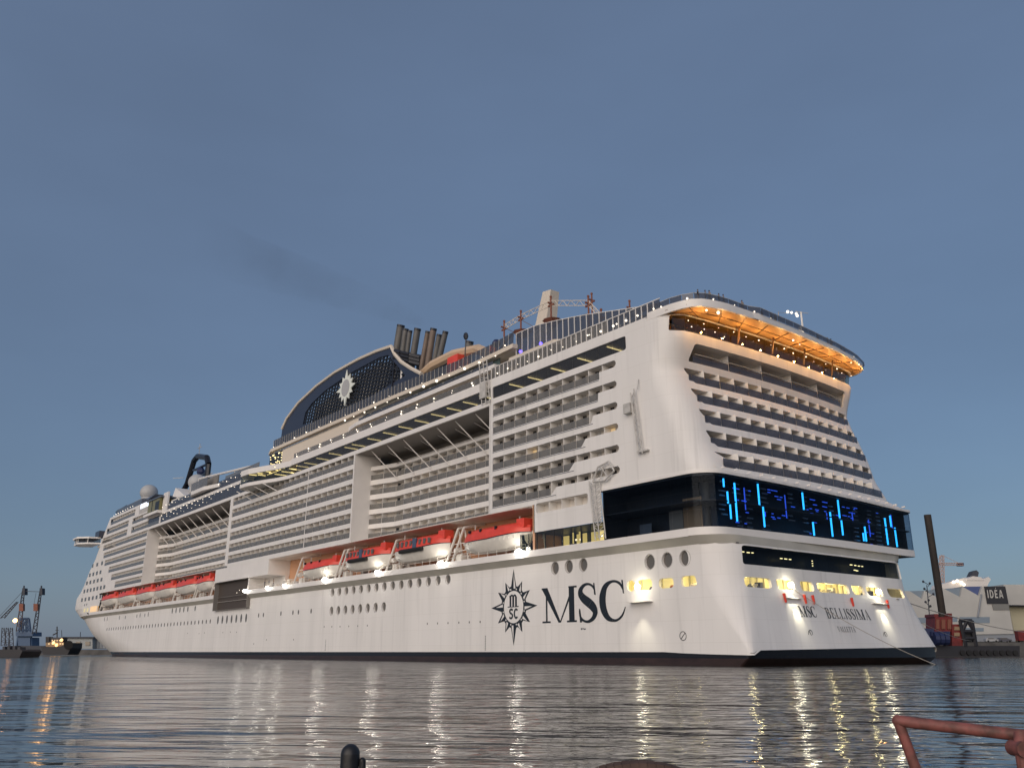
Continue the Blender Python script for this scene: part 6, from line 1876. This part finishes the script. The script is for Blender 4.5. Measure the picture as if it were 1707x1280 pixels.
# ---------------------------------------------------------------- foreground pontoon, pink railing, bollard
def foreground():
    mb = MB()
    c = Vector((-75.13, -77.24, 0)); a = Vector(AW); r = Vector(RT)
    P = [c + a * d + r * e for d, e in ((-6, -9), (7.2, -9), (7.2, 11), (-6, 11))]
    mb.prism([(p.x, p.y, .05) for p in P], (0, 0, .25))
    tag(mb.build('pontoon_deck', 'concrete'), kind='structure')
    A = at(1497, 1201, 3.6); B = at(1760, 1232, 3.3); Lg = at(1545, 1330, 3.6)
    root = empty('pipe_railing', (-A[0], A[1], .3)); tag(root, 'weathered pink pipe railing in the lower right corner of the water', 'railing')
    iv = Matrix.Translation(-Vector(root.location))
    def f(mb, n_, m, **k):
        o = mb.build(n_, m, root, **k); o.matrix_parent_inverse = iv
    mb = MB(); mb.tube(A, B, .022, 14); mb.ball(A, .0225, 12, 8); f(mb, 'top_rail', 'pink_pipe', smooth=True)
    V = Vector(Lg) - Vector(A); V *= (A[2] - .3) / (A[2] - Lg[2])
    mb = MB(); mb.tube(A, tuple(Vector(A) + V), .020, 14); f(mb, 'post', 'pink_pipe', smooth=True)
    K = at(1701, 1222, 3.32); K2 = at(1701, 1248, 3.30)
    mb = MB(); mb.tube(K, K2, .022, 12); mb.tube(tuple(Vector(K2) - a * .03), tuple(Vector(K2) + a * .05), .028, 12); f(mb, 'clamp', 'pink_pipe', smooth=True)
    K3 = (K2[0], K2[1], .3)
    mb = MB(); mb.tube(K2, K3, .02, 10); f(mb, 'inner_post', 'pink_pipe', smooth=True)
    # dark bollard
    c = at(584, 1256, 4.2)
    root = empty('bollard', (-c[0], c[1], .3)); tag(root, 'small black round topped bollard at the bottom edge, left of centre', 'bollard')
    iv = Matrix.Translation(-Vector(root.location))
    mb = MB(); mb.tube((c[0], c[1], .3), c, .043, 16); mb.ball(c, .043, 16, 10); o = mb.build('stem', 'black_rubber', root, smooth=True); o.matrix_parent_inverse = iv
    k = at(604, 1268, 4.2)
    mb = MB(); mb.tube((k[0], k[1], k[2] - .05), k, .016, 10); mb.ball(k, .016, 10, 6); mb.tube((c[0], c[1], k[2] - .03), (k[0], k[1], k[2] - .03), .014, 8); o = mb.build('pin', 'black_rubber', root, smooth=True); o.matrix_parent_inverse = iv
    # worn fender crest peeping over the lower edge
    c = at(1064, 1277, 6.4)
    mb = MB()
    n = 20
    pts = []
    for i in range(n + 1):
        t = PI * i / n
        q = Vector(c) + r * (-math.cos(t) * .36) ; pts.append((q.x, q.y, c[2] - .15 + .12 * math.sin(t)))
    mb.path(pts, .07, 8)
    for p_ in (pts[0], pts[-1]): mb.tube(p_, (p_[0], p_[1], .28), .07, 8)
    o = mb.build('hoop_fender', 'fender_brown', smooth=True); tag(o, 'brown worn hoop fender just breaking the bottom edge right of centre', 'fender')
mat('black_rubber', (.012, .012, .014), .45, bump=.002, scale=60)
mat('fender_brown', (.10, .06, .045), .8, noise=.4, scale=8)
foreground()

# ---------------------------------------------------------------- thin exhaust smoke drifting forward from the stacks
def smoke():
    m = bpy.data.materials.new('smoke'); MATS['smoke'] = m
    m.use_nodes = True; n = m.node_tree.nodes; l = m.node_tree.links
    n.remove(n['Principled BSDF'])
    v = n.new('ShaderNodeVolumePrincipled')
    v.inputs['Color'].default_value = (.12, .12, .13, 1)
    g = n.new('ShaderNodeNewGeometry'); t = n.new('ShaderNodeTexNoise'); t.inputs['Scale'].default_value = .07; t.inputs['Detail'].default_value = 4
    mpp = n.new('ShaderNodeMapping'); mpp.inputs['Scale'].default_value = (.55, 1, 1.2); l.new(g.outputs['Position'], mpp.inputs[0]); l.new(mpp.outputs[0], t.inputs['Vector'])
    r = n.new('ShaderNodeMapRange'); r.inputs[1].default_value = .38; r.inputs[2].default_value = .72; r.inputs[3].default_value = .15; r.inputs[4].default_value = 1
    l.new(t.outputs['Fac'], r.inputs[0])
    sx = n.new('ShaderNodeSeparateXYZ'); l.new(g.outputs['Position'], sx.inputs[0])
    q = n.new('ShaderNodeMapRange'); q.inputs[1].default_value = -80; q.inputs[2].default_value = -330; q.inputs[3].default_value = 0; q.inputs[4].default_value = 1
    l.new(sx.outputs[0], q.inputs[0])
    cr = n.new('ShaderNodeValToRGB'); e = cr.color_ramp.elements; e[0].position = 0; e[0].color = (1, 1, 1, 1); e[1].position = 1; e[1].color = (0, 0, 0, 1)
    for ps, v_ in ((.12, .30), (.35, .11), (.7, .05)): k_ = e.new(ps); k_.color = (v_, v_, v_, 1)
    l.new(q.outputs[0], cr.inputs[0])
    m1 = n.new('ShaderNodeMath'); m1.operation = 'MULTIPLY'; l.new(r.outputs[0], m1.inputs[0]); l.new(cr.outputs[0], m1.inputs[1])
    m2 = n.new('ShaderNodeMath'); m2.operation = 'MULTIPLY'; m2.inputs[1].default_value = .042; l.new(m1.outputs[0], m2.inputs[0])
    l.new(m2.outputs[0], v.inputs['Density']); l.new(v.outputs[0], n['Material Output'].inputs['Volume'])
    A = Vector((80, 18, 73)); B = Vector((330, 46, 200))
    mb = MB(); k = 12; P = []; F = []
    d = (B - A).normalized(); x = d.orthogonal().normalized(); y = d.cross(x); seg = 14
    for i in range(seg + 1):
        q = i / seg; rr_ = 2.0 + 13 * q; c = A.lerp(B, q)
        for j in range(k):
            a = 2 * PI * j / k; w = 1 + .15 * math.sin(3 * a + 4 * q)
            P.append(tuple(c + (x * math.cos(a) + y * math.sin(a)) * rr_ * w * (.55 if q in (0, 1) else 1)))
    for i in range(seg):
        for j in range(k): F.append((i * k + j, i * k + (j + 1) % k, (i + 1) * k + (j + 1) % k, (i + 1) * k + j))
    F += [tuple(range(k)), tuple(seg * k + j for j in range(k))]
    o = mb.add(P, F).build('smoke', None); o.data.materials.append(m); tag(o, kind='stuff')
smoke()
